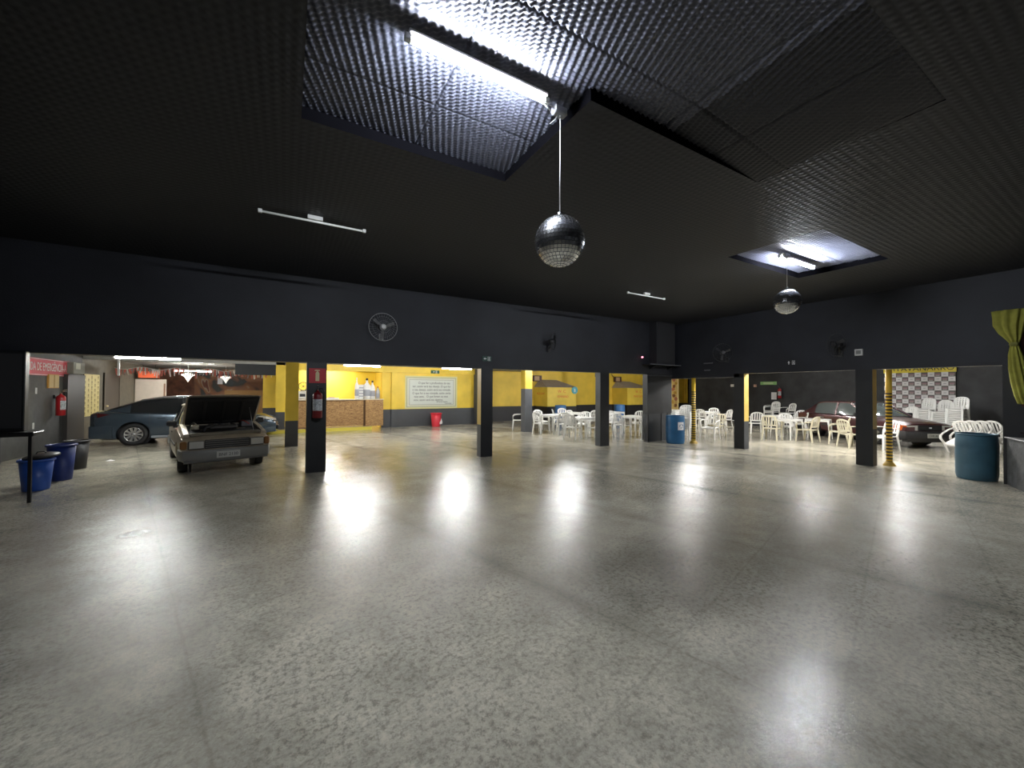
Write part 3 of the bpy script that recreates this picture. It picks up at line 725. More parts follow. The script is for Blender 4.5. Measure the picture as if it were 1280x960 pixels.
wall_card('small white switch plate on the charcoal wall, the upper of two', face_Up(-5.6, 14.85, 1.62), .08, .16, WHITEM)
wall_card('small white socket plate low on the charcoal wall above the blue bins', face_Up(-5.6, 14.75, .72), .08, .16, WHITEM)
t = thing('wall_cabinet', 'small orange and cream cupboard on the charcoal wall behind the extinguisher', 'cabinet'); t.matrix_world = face_Up(-5.6, 15.65, 1.88)
MB().box(-.28, .28, -.19, .19, 0, .03).build('case', mat('orange_card', (0.60, 0.30, 0.06), .6), t)
for x in (-.14, .14): MB().box(x - .12, x + .12, -.17, .17, .03, .04).build('door', mat('cream_card', (0.62, 0.45, 0.18), .6), t)
t = thing('electric_box', 'grey electric box with a pale card above the graphite panel', 'electric box'); t.matrix_world = face_Up(-5.5, 16.75, 2.28)
MB().box(-.32, .42, -.16, .18, -.10, .05, bev=.01).build('case', mat('grey_green_case', (0.22, 0.23, 0.19), .6), t)
MB().box(-.20, .10, -.02, .16, .05, .058).build('card', mat('pale_card', (0.5, 0.52, 0.42), .6), t)

# yellow poster sheets on the left wall
t = thing('poster', 'tall pale yellow poster with a repeated dark emblem pattern on the left wall', 'poster'); t.matrix_world = face_Up(-5.62, 18.22, 1.47)
for x in (-.31, .31): MB().box(x - .30, x + .30, -.70, .68, 0, .008).build('sheet', mat('pale_yellow_sheet', (0.66, 0.56, 0.24), .6), t)
b = MB(); rr = random.Random(3)
for i in range(5):
    for j in range(8):
        x = -.5 + i * .25; y = -.6 + j * .17 + (.08 if i % 2 else 0)
        if y > .6: continue
        b.cyl((x, y, .0085), (x, y, .010), .045, n=8); b.box(x - .05, x + .05, y - .07, y - .055, .0085, .010)
b.build('emblem_print', mat('olive_print', (0.26, 0.20, 0.07), .6), t)
MB().box(-.63, -.60, -.72, .72, 0, .02).build('edge_strip', BLKM, t)
# tall brown door panels beyond the poster
t = thing('storage_door', 'dark brown metal door on the left wall beyond the yellow poster', 'door'); t.matrix_world = face_Up(-5.62, 19.9, 1.1)
MB().box(-.75, .75, -1.1, 1.1, 0, .03).build('leaf', mat('dark_brown_door', (0.085, 0.07, 0.055), .5), t)
for x in (-.72, .72): MB().box(x - .03, x + .03, -1.1, 1.14, .0, .05).build('frame', mat('brown_frame', (0.14, 0.12, 0.09), .5), t)
MB().cyl((-.55, -.05, .03), (-.55, -.05, .09), .025, n=10).build('knob', CREAM, t)
# cream panel board standing behind the grey car
t = thing('panel_board', 'wide cream panel board standing behind the grey car', 'board', (-5.0, 22.4, 0))
MB().box(-.60, .42, 0, .06, .1, 2.08, bev=.01).build('panel', BEIGE, t)
MB().box(.34, .40, -.01, 0, .9, 1.9).build('side_strip', mat('brown_strip', (0.25, 0.14, 0.08), .6), t)
for x in (-.5, .28): MB().box(x - .04, x + .04, 0, .3, 0, .1).build('foot', BLKM, t)
# red board high at the back
t = thing('sign_board', 'bright orange-red board high at the back of the garage above the cream panel', 'sign', (-5.3, 22.2, 2.2))
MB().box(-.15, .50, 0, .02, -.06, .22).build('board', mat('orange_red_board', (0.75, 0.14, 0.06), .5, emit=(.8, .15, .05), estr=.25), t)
MB().cyl((0, .01, .2), (0, .01, .5), .006, n=6).build('cord', BLKM, t)
MB().cyl((.4, .01, .2), (.4, .01, .5), .006, n=6).build('cord', BLKM, t)
# garland of ribbons
t = thing('ribbon_garland', 'garland of red and white hanging ribbons along the back of the garage', 'garland', (0, 0, 0))
MB().tube([(-5.3 + 4.9 * i / 30, 19.0, 2.42 - .05 * math.sin(i * PI / 3)) for i in range(31)], .008, 6).build('cord', WHITEM, t)
rr = random.Random(5); MR = [mat('ribbon_white', (0.75, 0.70, 0.68), .6), mat('ribbon_rose', (0.62, 0.16, 0.12), .6), mat('ribbon_grey', (0.30, 0.26, 0.26), .6)]
for i in range(98):
    x = -5.25 + 4.75 * i / 98; h = rr.uniform(.14, .30); wd = rr.uniform(.012, .03); z = 2.41 - .05 * math.sin((x + 5.3) / 4.9 * 30 * PI / 3); sk = rr.uniform(-.05, .05)
    b = MB(); b.add([(x - wd, 19, z), (x + wd, 19, z), (x + wd + sk * .5, 18.98, z - h / 2), (x - wd + sk * .5, 18.98, z - h / 2), (x + wd * .8 + sk, 19.0, z - h), (x - wd * .8 + sk, 19.0, z - h)], [(0, 1, 2, 3), (3, 2, 4, 5)])
    b.build('ribbon', MR[(0, 1, 0, 2, 1)[rr.randrange(5)]], t)
# pendants
def pendant(label, u, v, z, st):
    t = thing('pendant_lamp', label, 'lamp', (u, v, z))
    b = MB().lathe([(.001, -.30), (.05, -.2), (.13, -.07), (.24, .0), (.14, .05), (.04, .08), (.001, .085)], 20)
    b.build('crystal_shade', st, t)
    MB().cyl((0, 0, .08), (0, 0, HG - z), .006, n=6).build('cord', WHITEM, t)
pendant('glowing cone-shaped pendant lamp in the back of the garage, left of two', -3.7, 21.6, 2.28, emis('pendant_glow', (1.0, 0.92, 0.75), 6.0))
pendant('dim cone-shaped pendant lamp in the back of the garage, right of two', -2.45, 22.3, 2.22, mat('pendant_glass', (0.6, 0.6, 0.55), .2, emit=(1, .95, .85), estr=.6))
small_box('wall_notice', 'small white card on the mural between the two pendant lamps', 'notice', face_V(-3.1, 25.97, 2.15), .22, .45, .012, WPAINT)

# ------------------------------------------------------------------ framed quotation
t = thing('quotation_board', 'wide white board with black handwritten quotation on the yellow wall', 'sign'); t.matrix_world = face_V(5.94, 17.8, 1.57)
MB().box(-1.27, 1.27, -.76, .76, 0, .012).build('outer_frame', mat('pale_yellow_frame', (0.66, 0.62, 0.30), .6), t)
MB().box(-1.20, 1.20, -.69, .69, .012, .016).build('inner_frame', mat('grey_green_frame', (0.34, 0.36, 0.26), .6), t)
MB().box(-1.17, 1.17, -.66, .66, .016, .020).build('margin', mat('cream_margin', (0.62, 0.62, 0.48), .6), t)
MB().box(-1.08, 1.08, -.59, .59, .020, .023).build('border_line', mat('grey_line', (0.30, 0.31, 0.29), .6), t)
MB().box(-1.06, 1.06, -.57, .57, .023, .026).build('sheet', mat('pale_sheet', (0.60, 0.63, 0.58), .6), t)
lines = [(.12, 'O que for a profundeza do teu'), (0, 'ser, assim será teu desejo. O que for'), (0, 'o teu desejo, assim será tua vontade.'), (0, 'O que for a tua vontade, assim serão'), (-.03, 'teus atos.   O que forem os teus'), (-.16, 'atos, assim será teu destino.')]
for i, (dx, l) in enumerate(lines):
    text('lettering', l, .145, Matrix.Translation((dx, .43 - i * .158, .0262)), KPAINT, t, sx=.86)
text('lettering', 'Brihadaranyaka', .10, Matrix.Translation((.50, -.45, .0262)), KPAINT, t, sx=.9)
text('lettering', 'Upanishad', .09, Matrix.Translation((.80, -.53, .0262)), KPAINT, t, sx=.9)

# ------------------------------------------------------------------ red waste bin
def tapered_bin(name, label, cat, loc, r0, r1, h, m, lip=.02, n=28, rz=0, rim=None):
    t = thing(name, label, cat, loc, rz)
    MB().lathe([(.001, 0), (r0 * .96, 0), (r0, .015), (r1, h - .03), (r1 - .008, h - .03), (r0 - .01, .02), (.001, .02)], n).build('body', m, t)
    MB().lathe([(r1 - .006, h - .035), (r1 + lip, h - .035), (r1 + lip, h - .012), (r1 + lip * .5, h), (r1 - .008, h), (r1 - .008, h - .035)], n).build('rim', rim or m, t)
    return t
t = tapered_bin('waste_bin', 'small red plastic waste bin against the grey dado under the quotation', 'bin', (5.98, 17.28, 0), .19, .25, .62, REDPL)
b = MB(); b.prism([(-.01, .12), (.13, .12), (.15, .2), (.09, .38), (.05, .26), (0, .22)], -.262, -.258, 'y', M=Matrix.Rotation(.35, 4, 'Z')); b.build('white_emblem', WPAINT, t)

# ------------------------------------------------------------------ bar
t = thing('bar_counter', 'strand board bar counter with a dark joint and pale top at the yellow wall', 'counter', (0, 0, 0))
MB().box(.0, 2.90, 17.62, 17.70, .16, 1.24).build('front_panel', OSB, t)
MB().box(2.93, 3.66, 17.52, 17.62, .12, 1.24).build('front_panel', OSB, t)
MB().box(2.86, 2.95, 17.60, 17.66, .12, 1.24).build('joint_strip', OSBDK, t)
MB().box(.0, 3.68, 17.48, 18.1, 1.24, 1.275).build('counter_top', mat('counter_top_pale', (0.62, 0.55, 0.42), .5), t)
t = thing('bar_step', 'low raised step with a yellow painted edge in front of the bar counter', 'step', (0, 0, 0))
MB().box(-.6, 3.1, 17.18, 17.62, 0, .13).build('slab', mat('step_top', (0.42, 0.30, 0.22), .7), t)
MB().box(-.6, 3.12, 17.14, 17.18, 0, .135).build('edge', mat('step_yellow', (0.62, 0.52, 0.07), .6), t)
t = thing('ramp_block', 'small yellow edged ramp block beside the far yellow column', 'ramp', (-.42, 17.3, 0))
MB().prism([(-.45, 0), (.0, 0), (.0, .28)], 0, .25, 'y').build('wedge', mat('step_top', (0, 0, 0)), t)
MB().prism([(-.45, 0), (.0, 0), (.0, .29)], -.02, 0, 'y').build('edge', mat('step_yellow', (0, 0, 0)), t)
t = thing('bar_cooler', 'pinkish pedestal cooler with white top behind the bar, left of the counter', 'cooler', (.62, 18.4, 0))
MB().box(-.35, .2, -.25, .25, 0, 1.28, bev=.02).build('body', PINK, t); MB().box(-.38, .22, -.28, .28, 1.28, 1.62, bev=.03).build('top_unit', WHITEM, t)
MB().box(-.15, .05, -.285, -.28, 1.38, 1.5).build('display', KPAINT, t)
t = thing('folded_bicycle', 'black round wire rack on the white cooler behind the bar', 'rack', (.60, 18.35, 1.62))
MB().tube([(.17 * math.cos(a * PI / 12), 0, .19 + .17 * math.sin(a * PI / 12)) for a in range(25)], .015, 6).build('ring', BLKM, t)
b = MB(); 
for a in range(4): b.tube([(-.17 * math.cos(a * PI / 4), 0, .19 - .17 * math.sin(a * PI / 4)), (.17 * math.cos(a * PI / 4), 0, .19 + .17 * math.sin(a * PI / 4))], .007, 5)
b.box(-.1, .1, -.03, .03, 0, .03); b.build('spokes', BLKM, t); t.name = 'wire_rack'
t = thing('wall_panel', 'bright mural panel with orange and white stripes behind the bar counter', 'panel'); t.matrix_world = face_V(3.30, 19.2, 1.75)
MB().box(-.52, .56, -.7, .85, 0, .02).build('board', mat('panel_yellow', (0.85, 0.60, 0.03), .5), t)
b = MB(); b.prism([(-.45, -.7), (-.28, -.7), (-.42, .3)], .021, .024, 'z'); b.prism([(-.30, -.7), (-.12, -.7), (-.42, .1), (-.47, 0)], .021, .024, 'z'); b.box(.36, .54, -.7, .15, .021, .024); b.prism([(.40, .62), (.54, .5), (.54, .85), (.46, .85)], .021, .024, 'z')
b.build('orange_stripes', mat('panel_orange', (0.80, 0.22, 0.04), .5), t)
MB().box(.56, .62, -.7, .9, 0, .05).build('side_frame', WHITEM, t)
def bottle(name, label, u, v, h, r, m, capm, n=20):
    t = thing(name, label, name.replace('_', ' ').split()[-1], (u, v, 1.275))
    MB().lathe([(.001, 0), (r, 0), (r, h * .55), (r * .8, h * .68), (r * .3, h * .8), (r * .28, h * .92), (.001, h * .92)], n).build('body', m, t)
    MB().cyl((0, 0, h * .9), (0, 0, h), r * .34, r * .3, 12).build('cap', capm, t)
    MB().lathe([(r * 1.01, h * .15), (r * 1.01, h * .45)], n).build('label_band', mat('grey_print', (0.35, 0.36, 0.4), .5), t)
bottle('tall_bottle', 'slender tall white bottle at the left of the bar display', 2.60, 17.75, .92, .08, WHITEP, WHITEM)
bottle('tall_bottle', 'large white bottle with black cap in the middle of the bar display', 3.02, 17.78, .90, .15, WHITEP, KPAINT)
bottle('tall_bottle', 'second large white bottle with dark stripes on the bar display', 3.24, 17.74, .80, .12, WHITEP, KPAINT)
bottle('tall_bottle', 'small grey-labelled bottle at the right end of the bar display', 3.47, 17.76, .55, .09, mat('grey_bottle', (0.45, 0.45, 0.46), .4), REDPL)
t = thing('display_box', 'white upright display box with rows of print on the bar counter', 'box', (2.80, 17.85, 1.275)); MB().box(-.14, .14, -.08, .08, 0, .62, bev=.01).build('carton', WHITEM, t)
for k in range(4): MB().box(-.10, .10, -.084, -.08, .1 + k * .12, .15 + k * .12).build('print_band', mat('grey_print', (0, 0, 0)), t)
t = thing('napkin_box', 'low white tray box on the counter beside the black column', 'box', (1.62, 17.8, 1.275)); MB().box(-.28, .28, -.12, .12, 0, .06, bev=.01).build('tray', WHITEM, t); MB().box(-.12, .12, -.08, .08, .06, .09, bev=.01).build('lid', mat('pale_rose', (0.6, 0.35, 0.3), .5), t)

# ------------------------------------------------------------------ toilets blocks, striped posts
def wc_block(u0, label, words):
    t = thing('toilet_block', label, 'booth', (u0, 0, 0))
    M_ = two_tone('toilet_block_paint_' + words[0], (0.022, 0.022, 0.026), (0.80, 0.58, 0.08), .80)
    b = MB(); b.box(0, 2.0, 17.3, 18.6, 0, 1.86); b.build('walls', M_, t)
    MB().add([(-.05, 17.22, 1.86), (2.05, 17.22, 1.86), (1.55, 18.6, 2.30), (.35, 18.6, 2.30), (-.05, 18.6, 1.86), (2.05, 18.6, 1.86)], [(0, 1, 2, 3), (0, 3, 4), (1, 5, 2)]).build('sloping_roof', mat('grey_roof_slab', (0.42, 0.36, 0.30), .8, noise=.1), t)
    text('lettering', 'W. C.', .24, face_V(1.0, 17.3, 1.62), RPAINT, t); text('lettering', words[1], .19, face_V(1.05, 17.3, 1.33), RPAINT, t, sx=.9)
    if words[2]:
        text('lettering', words[2], .17, Matrix.Translation((0, 17.95, 1.5)) @ Matrix(((0, 0, -1, 0), (-1, 0, 0, 0), (0, 1, 0, 0), (0, 0, 0, 1))), RPAINT, t, sx=.8)
    MB().cyl((1.86, 17.29, 1.70), (1.86, 17.26, 1.70), .21, n=28).build('round_sign', mat('cyan_disc', (0.10, 0.42, 0.52), .4), t)
    b = MB(); b.cyl((1.86, 17.262, 1.76), (1.86, 17.255, 1.76), .035, n=12); b.box(1.82, 1.90, 17.255, 17.262, 1.60, 1.73); b.build('round_sign_figure', WPAINT, t)
wc_block(12.25, 'yellow toilet block with grey sloping roof behind the middle arch', ('a', 'FEMININO', 'MASCULINO'))
wc_block(18.3, 'yellow toilet block with grey sloping roof seen through the narrow arch by the corner', ('b', 'MASCULINO', ''))
def wall_tv(label, u, v, z):
    t = thing('flood_lamp', label, 'lamp'); t.matrix_world = face_V(u, v, z)
    MB().box(-.28, .28, -.17, .17, .06, .22, bev=.02).build('case', mat('brown_case', (0.10, 0.045, 0.03), .5), t)
    MB().box(-.22, .10, -.12, .12, .22, .228).build('face', mat('tan_face', (0.50, 0.33, 0.18), .5), t)
    b = MB(); b.box(-.04, .04, -.04, .04, 0, .07); b.tube([(-.28, .16, .1), (-.42, .20, .1), (-.50, .34, .1)], .02, 6); b.build('arm', KPAINT, t)
wall_tv('brown wall lamp box above the left toilet block', 12.35, 18.6, 2.36)
wall_tv('brown wall lamp box above the right toilet block', 18.65, 18.6, 2.42)
exit_sign('small dark exit pictogram on the far yellow wall near the corner', face_V(21.45, 18.6, 2.45), .5, .28, 'left', mat('exit_dim_green', (0.05, 0.10, 0.04), .5))
def striped_post(label, u, v, h, r, zs, per=.075):
    t = thing('striped_post', label, 'post', (u, v, 0))
    MB().cyl((0, 0, 0), (0, 0, h), r, n=20).build('pole', striped_mat('yellow_black_bands_%d' % int(u * 10), zs, per), t)
    MB().lathe([(r, .10), (r * 1.5, .06), (r * 2.0, .012), (r * 2.0, 0)], 20).build('base_collar', YELD, t)
    return t
striped_post('yellow post with black bands in front of the corner drum and chairs', 11.50, 8.02, 2.12, .062, 1.72)
t = striped_post('yellow post with black bands just right of the rightmost column', 12.10, 3.43, HR, .058, 1.68)
t = striped_post('far yellow post with black bands right of the left toilet block', 15.0, 16.4, HR, .10, 1.9, .1)
MB().cyl((0, 0, 2.45), (0, 0, HR), .13, n=16).build('brown_sleeve', mat('brown_case', (0, 0, 0)), t)
# yellow partition with a picture poster, beyond the corner
MB().box(13.3, 13.42, 10.45, 10.78, 0, HR).build('column', mat('cream_yellow_column', (0.76, 0.58, 0.20), .5), kind=ST)
t = thing('poster', 'tall poster with a red and brown picture on yellow beyond the corner column', 'poster'); t.matrix_world = face_U(13.85, 10.42, 1.6)
MB().box(-.30, .08, -.80, .68, 0, .02).build('board', mat('poster_cream', (0.74, 0.60, 0.28), .5), t)
b = MB(); rr = random.Random(11)
for k in range(9):
    x = rr.uniform(-.2, -.02); y = .55 - k * .13; b.prism([(x + .09 * math.cos(a) * rr.uniform(.6, 1.2), y + .08 * math.sin(a) * rr.uniform(.6, 1.2)) for a in [i * PI / 4 for i in range(8)]], .021, .023 + k * .0004, 'z', mi=k % 3)
b.build('picture', [mat('pic_rose', (0.50, 0.20, 0.14), .5), mat('pic_gold', (0.55, 0.36, 0.08), .5), mat('pic_brown', (0.22, 0.10, 0.05), .5)], t)
t.location.z = 1.6; MB().box(-.28, -.26, -1.6, -.8, -.02, .0).build('stand_leg', BLKM, t); MB().box(.04, .06, -1.6, -.8, -.02, 0).build('stand_leg', BLKM, t)

# ------------------------------------------------------------------ left foreground: bins, stand, black box
tapered_bin('waste_bin', 'bright blue round waste bin nearest the thin black stand leg', 'bin', (-3.60, 9.62, 0), .155, .195, .52, BLUEB)
t = tapered_bin('waste_bin', 'dark blue tall waste bin between the bright blue and the black bin', 'bin', (-3.60, 10.45, 0), .145, .185, .66, BLUED)
tapered_bin('waste_bin', 'black waste bin at the far end of the row of bins', 'bin', (-3.82, 11.72, 0), .15, .19, .60, BLKPL)
t = thing('bin_lid', 'black oval bin lid resting tilted on the bright blue bin', 'lid', (-3.56, 9.66, .56)); t.rotation_euler = (.08, -.10, 0)
MB().lathe([(.001, .04), (.12, .038), (.20, .012), (.215, -.005), (.21, -.02), (.001, -.0)], 28).build('dome', BLKPL, t)
MB().tube([(-.06, 0, .035), (-.04, 0, .07), (.04, 0, .07), (.06, 0, .035)], .009, 6).build('grip', BLKPL, t)
t = thing('metal_stand', 'thin-legged black metal stand at the left edge carrying a tall black box', 'stand', (-3.62, 8.72, 0))
MB().box(-.60, .37, -.14, .19, .98, 1.045, bev=.01).build('top_frame', BLKM, t)
for x in (-.06, .335):
    for y in (-.12,): MB().box(x - .018, x + .018, y - .018, y + .018, 0, .985).build('leg', BLKM, t)
t = thing('speaker_cabinet', 'tall black cabinet standing on the thin-legged stand at the left edge', 'cabinet', (-3.70, 8.76, 1.045))
MB().box(-.50, .272, .03, .15, 0, 1.22, bev=.01).build('case', BLACKC, t)
MB().box(-.45, .24, .02, .03, .05, 1.17).build('grille', mat('speaker_grille', (0, 0, 0)), t)
t = thing('paper_scrap', 'small white crumpled scrap on the garage floor beside the black bin', 'litter', (-3.55, 12.6, 0)); rr = random.Random(2)
b = MB().add([(.09 * math.cos(a) * rr.uniform(.6, 1), .05 * math.sin(a) * rr.uniform(.6, 1), 0.002) for a in [i * PI / 4 for i in range(8)]] + [(0, 0, .03)], [(i, (i + 1) % 8, 8) for i in range(8)]); b.build('scrap', WPAINT, t)

# ------------------------------------------------------------------ drums
def drum(label, u, v, r, h, m, sticker=False, rz=0):
    t = thing('plastic_drum', label, 'drum', (u, v, 0), rz)
    MB().lathe([(.001, .0), (r * .90, 0), (r * .94, .02), (r * .99, .10), (r, .3 * h), (r * .985, .33 * h), (r, .36 * h), (r * 1.0, .66 * h), (r * .985, .69 * h), (r, .72 * h), (r * .97, h * .94), (r * .95, h - .03), (r * .93, h - .03), (r * .95, .6 * h), (r * .9, .03), (.001, .03)], 36).build('body', m, t)
    MB().lathe([(r * .93, h - .04), (r * .985, h - .04), (r * .985, h), (r * .93, h), (r * .93, h - .04)], 36).build('rim', m, t)
    MB().lathe([(.001, h - .07), (r * .935, h - .06)], 36).build('contents', BLKPL, t)
    if sticker:
        n = 8; vs = [(1.012 * r * math.cos(a), 1.012 * r * math.sin(a), z) for a in [-.38 + .76 * i / n for i in range(n + 1)] for z in (h * .5, h * .78)]
        MB().add(vs, [(2 * i, 2 * i + 2, 2 * i + 3, 2 * i + 1) for i in range(n)], 0, True).build('sticker', WPAINT, t)
        b = MB()
        for k in range(3):
            a0 = 2 * PI * k / 3
            pts = [(1.02 * r, .055 * math.cos(a0 + j * .28), h * .64 + .06 * math.sin(a0 + j * .28)) for j in range(6)]
            b.tube(pts, .010, 5)
        b.build('sticker_emblem', BLUEDR2, t)
    return t
drum('large blue-grey plastic drum beside the low concrete wall at the right', 11.80, 2.06, .285, .90, BLUEDR)
drum('deep blue plastic drum with a white sticker in front of the corner posts', 10.98, 8.32, .285, .90, BLUEDR2, True, math.radians(-105))
drum('blue drum far behind the tables seen through the middle arch', 12.6, 16.6, .30, .9, mat('sky_blue_plastic', (0.05, 0.17, 0.42), .45))
drum('blue drum far behind the tables seen through the narrow arch', 16.3, 16.0, .30, .9, mat('sky_blue_plastic', (0, 0, 0)))
t = thing('folding_post', 'thin black upright post at the edge of the narrow arch', 'post', (10.33, 8.86, 0))
MB().cyl((0, 0, 0), (0, 0, .93), .016, n=10).build('pole', BLKM, t); MB().cyl((0, 0, .0), (0, 0, .012), .06, n=16).build('foot', BLKM, t)

# ------------------------------------------------------------------ low wall, counter, curtain at the right edge
ang = math.atan2(-.42, -1.0)
M = Matrix.Translation((11.62, 1.66, 0)) @ Matrix.Rotation(ang, 4, 'Z')
b = MB().box(0, 2.6, 0, .16, 0, .86, M=M); b.build('low_wall', CONCD, kind=ST)
bpy.data.objects['low_wall'].name = 'wall_low'
b = MB().box(-.0, 2.6, -.03, .22, .86, .885, M=M, bev=.006); b.build('trim_5', mat('low_wall_cap', (0.20, 0.20, 0.20), .5), kind=ST)
t = thing('bar_console', 'glossy dark maroon console standing behind the low concrete wall', 'counter'); t.matrix_world = M
MB().box(.08, 2.5, .20, .62, .0, .96).build('body', BLKPL, t)
MB().box(.06, 2.5, .14, .62, .96, .985, bev=.008).build('ledge', WOOD, t)
MB().box(.10, 2.5, .30, .62, .985, 1.36, bev=.01).build('upper_case', WOOD, t)
MB().box(.04, 2.5, .22, .66, 1.36, 1.39, bev=.01).build('top', mat('grey_glossy_top', (0.08, 0.075, 0.075), .2), t)
t = thing('curtain', 'yellow-green cloth curtain gathered by a knot at the right edge', 'curtain', (11.42, 1.55, 0))
def cloth_rings(spec, n=48, folds=9, ph=0):
    rings = []
    for (cx, cy, z, rx, ry, amp) in spec:
        rings.append([(cx + (rx + amp * math.sin(folds * a + ph)) * math.cos(a), cy + (ry + amp * math.sin(folds * a + ph + .6)) * math.sin(a), z) for a in [2 * PI * i / n for i in range(n)]])
    return rings
MB().loft(cloth_rings([(0, .03, 3.22, .05, .20, .020), (0, .03, 3.10, .06, .185, .022), (0, .04, 2.95, .06, .17, .022), (0, .02, 2.80, .06, .13, .018), (0, -.01, 2.68, .05, .08, .012), (0, -.02, 2.60, .035, .05, .005)])).build('upper_swag', CURT, t)
MB().loft(cloth_rings([(0, -.02, 2.62, .05, .05, .004), (0, -.02, 2.59, .058, .06, .006), (0, -.02, 2.55, .045, .05, .004)], folds=5)).build('knot', mat('curtain_tie', (0.20, 0.20, 0.05), .8), t)
MB().loft(cloth_rings([(0, -.02, 2.58, .035, .045, .006), (0, -.03, 2.40, .05, .075, .012), (0, -.05, 2.15, .055, .095, .014), (0, -.08, 1.9, .055, .10, .016), (0, -.12, 1.65, .055, .10, .016), (0, -.15, 1.50, .05, .09, .016)], ph=1)).build('tail', CURT, t)
t = thing('curtain_backing', 'dark reddish brown board behind the yellow-green curtain', 'board', (11.50, .95, 0)); MB().box(0, .05, -.6, .52, 1.45, 3.2).build('board', mat('dark_red_board', (0.06, 0.015, 0.012), .7), t)

# ------------------------------------------------------------------ sponsor banner
t = thing('sponsor_banner', 'checkered white and grey sponsor banner with a yellow lettered top strip', 'banner'); BU = 22.42
V0, V9 = 4.42, 6.50; nc = 11; nr = 10; cw = (V9 - V0) / nc; ch = .196
MB().box(BU, BU + .01, V0, V9, .72, 2.66).build('cloth', WPAINT, t)
MB().box(BU - .012, BU, V0 - .03, V9 + .02, 2.50, 2.80).build('yellow_strip', mat('banner_yellow', (0.82, 0.66, 0.05), .5), t)
text('lettering', 'ITAVANARRO', .27, face_U(BU - .013, 5.32, 2.66), KPAINT, t, sx=1.05)
b = MB(); rr = random.Random(9)
for i in range(nc):
    for j in range(nr):
        v1 = V9 - i * cw; z1 = 2.50 - j * ch * .93
        if z1 - ch < .72: continue
        if (i + j) % 2 == 0:
            b.quad((BU - .004, v1, z1), (BU - .004, v1 - cw, z1), (BU - .004, v1 - cw, z1 - ch * .93), (BU - .004, v1, z1 - ch * .93), 0)
            b.quad((BU - .006, v1 - .02, z1 - .06), (BU - .006, v1 - cw + .02, z1 - .06), (BU - .006, v1 - cw + .03, z1 - .12), (BU - .006, v1 - .03, z1 - .12), 1)
            b.quad((BU - .007, v1 - .03, z1 - .13), (BU - .007, v1 - cw + .04, z1 - .13), (BU - .007, v1 - cw + .04, z1 - .155), (BU - .007, v1 - .03, z1 - .155), 2)
        else:
            b.quad((BU - .006, v1 - .06, z1 - .08), (BU - .006, v1 - cw + .05, z1 - .08), (BU - .006, v1 - cw + .06, z1 - .105), (BU - .006, v1 - .05, z1 - .105), 3)
b.build('logo_print', [mat('banner_dark', (0.15, 0.13, 0.12), .6), mat('banner_pink', (0.38, 0.24, 0.26), .6), mat('banner_grey', (0.5, 0.48, 0.45), .6), mat('banner_pale_print', (0.42, 0.42, 0.44), .6)], t)

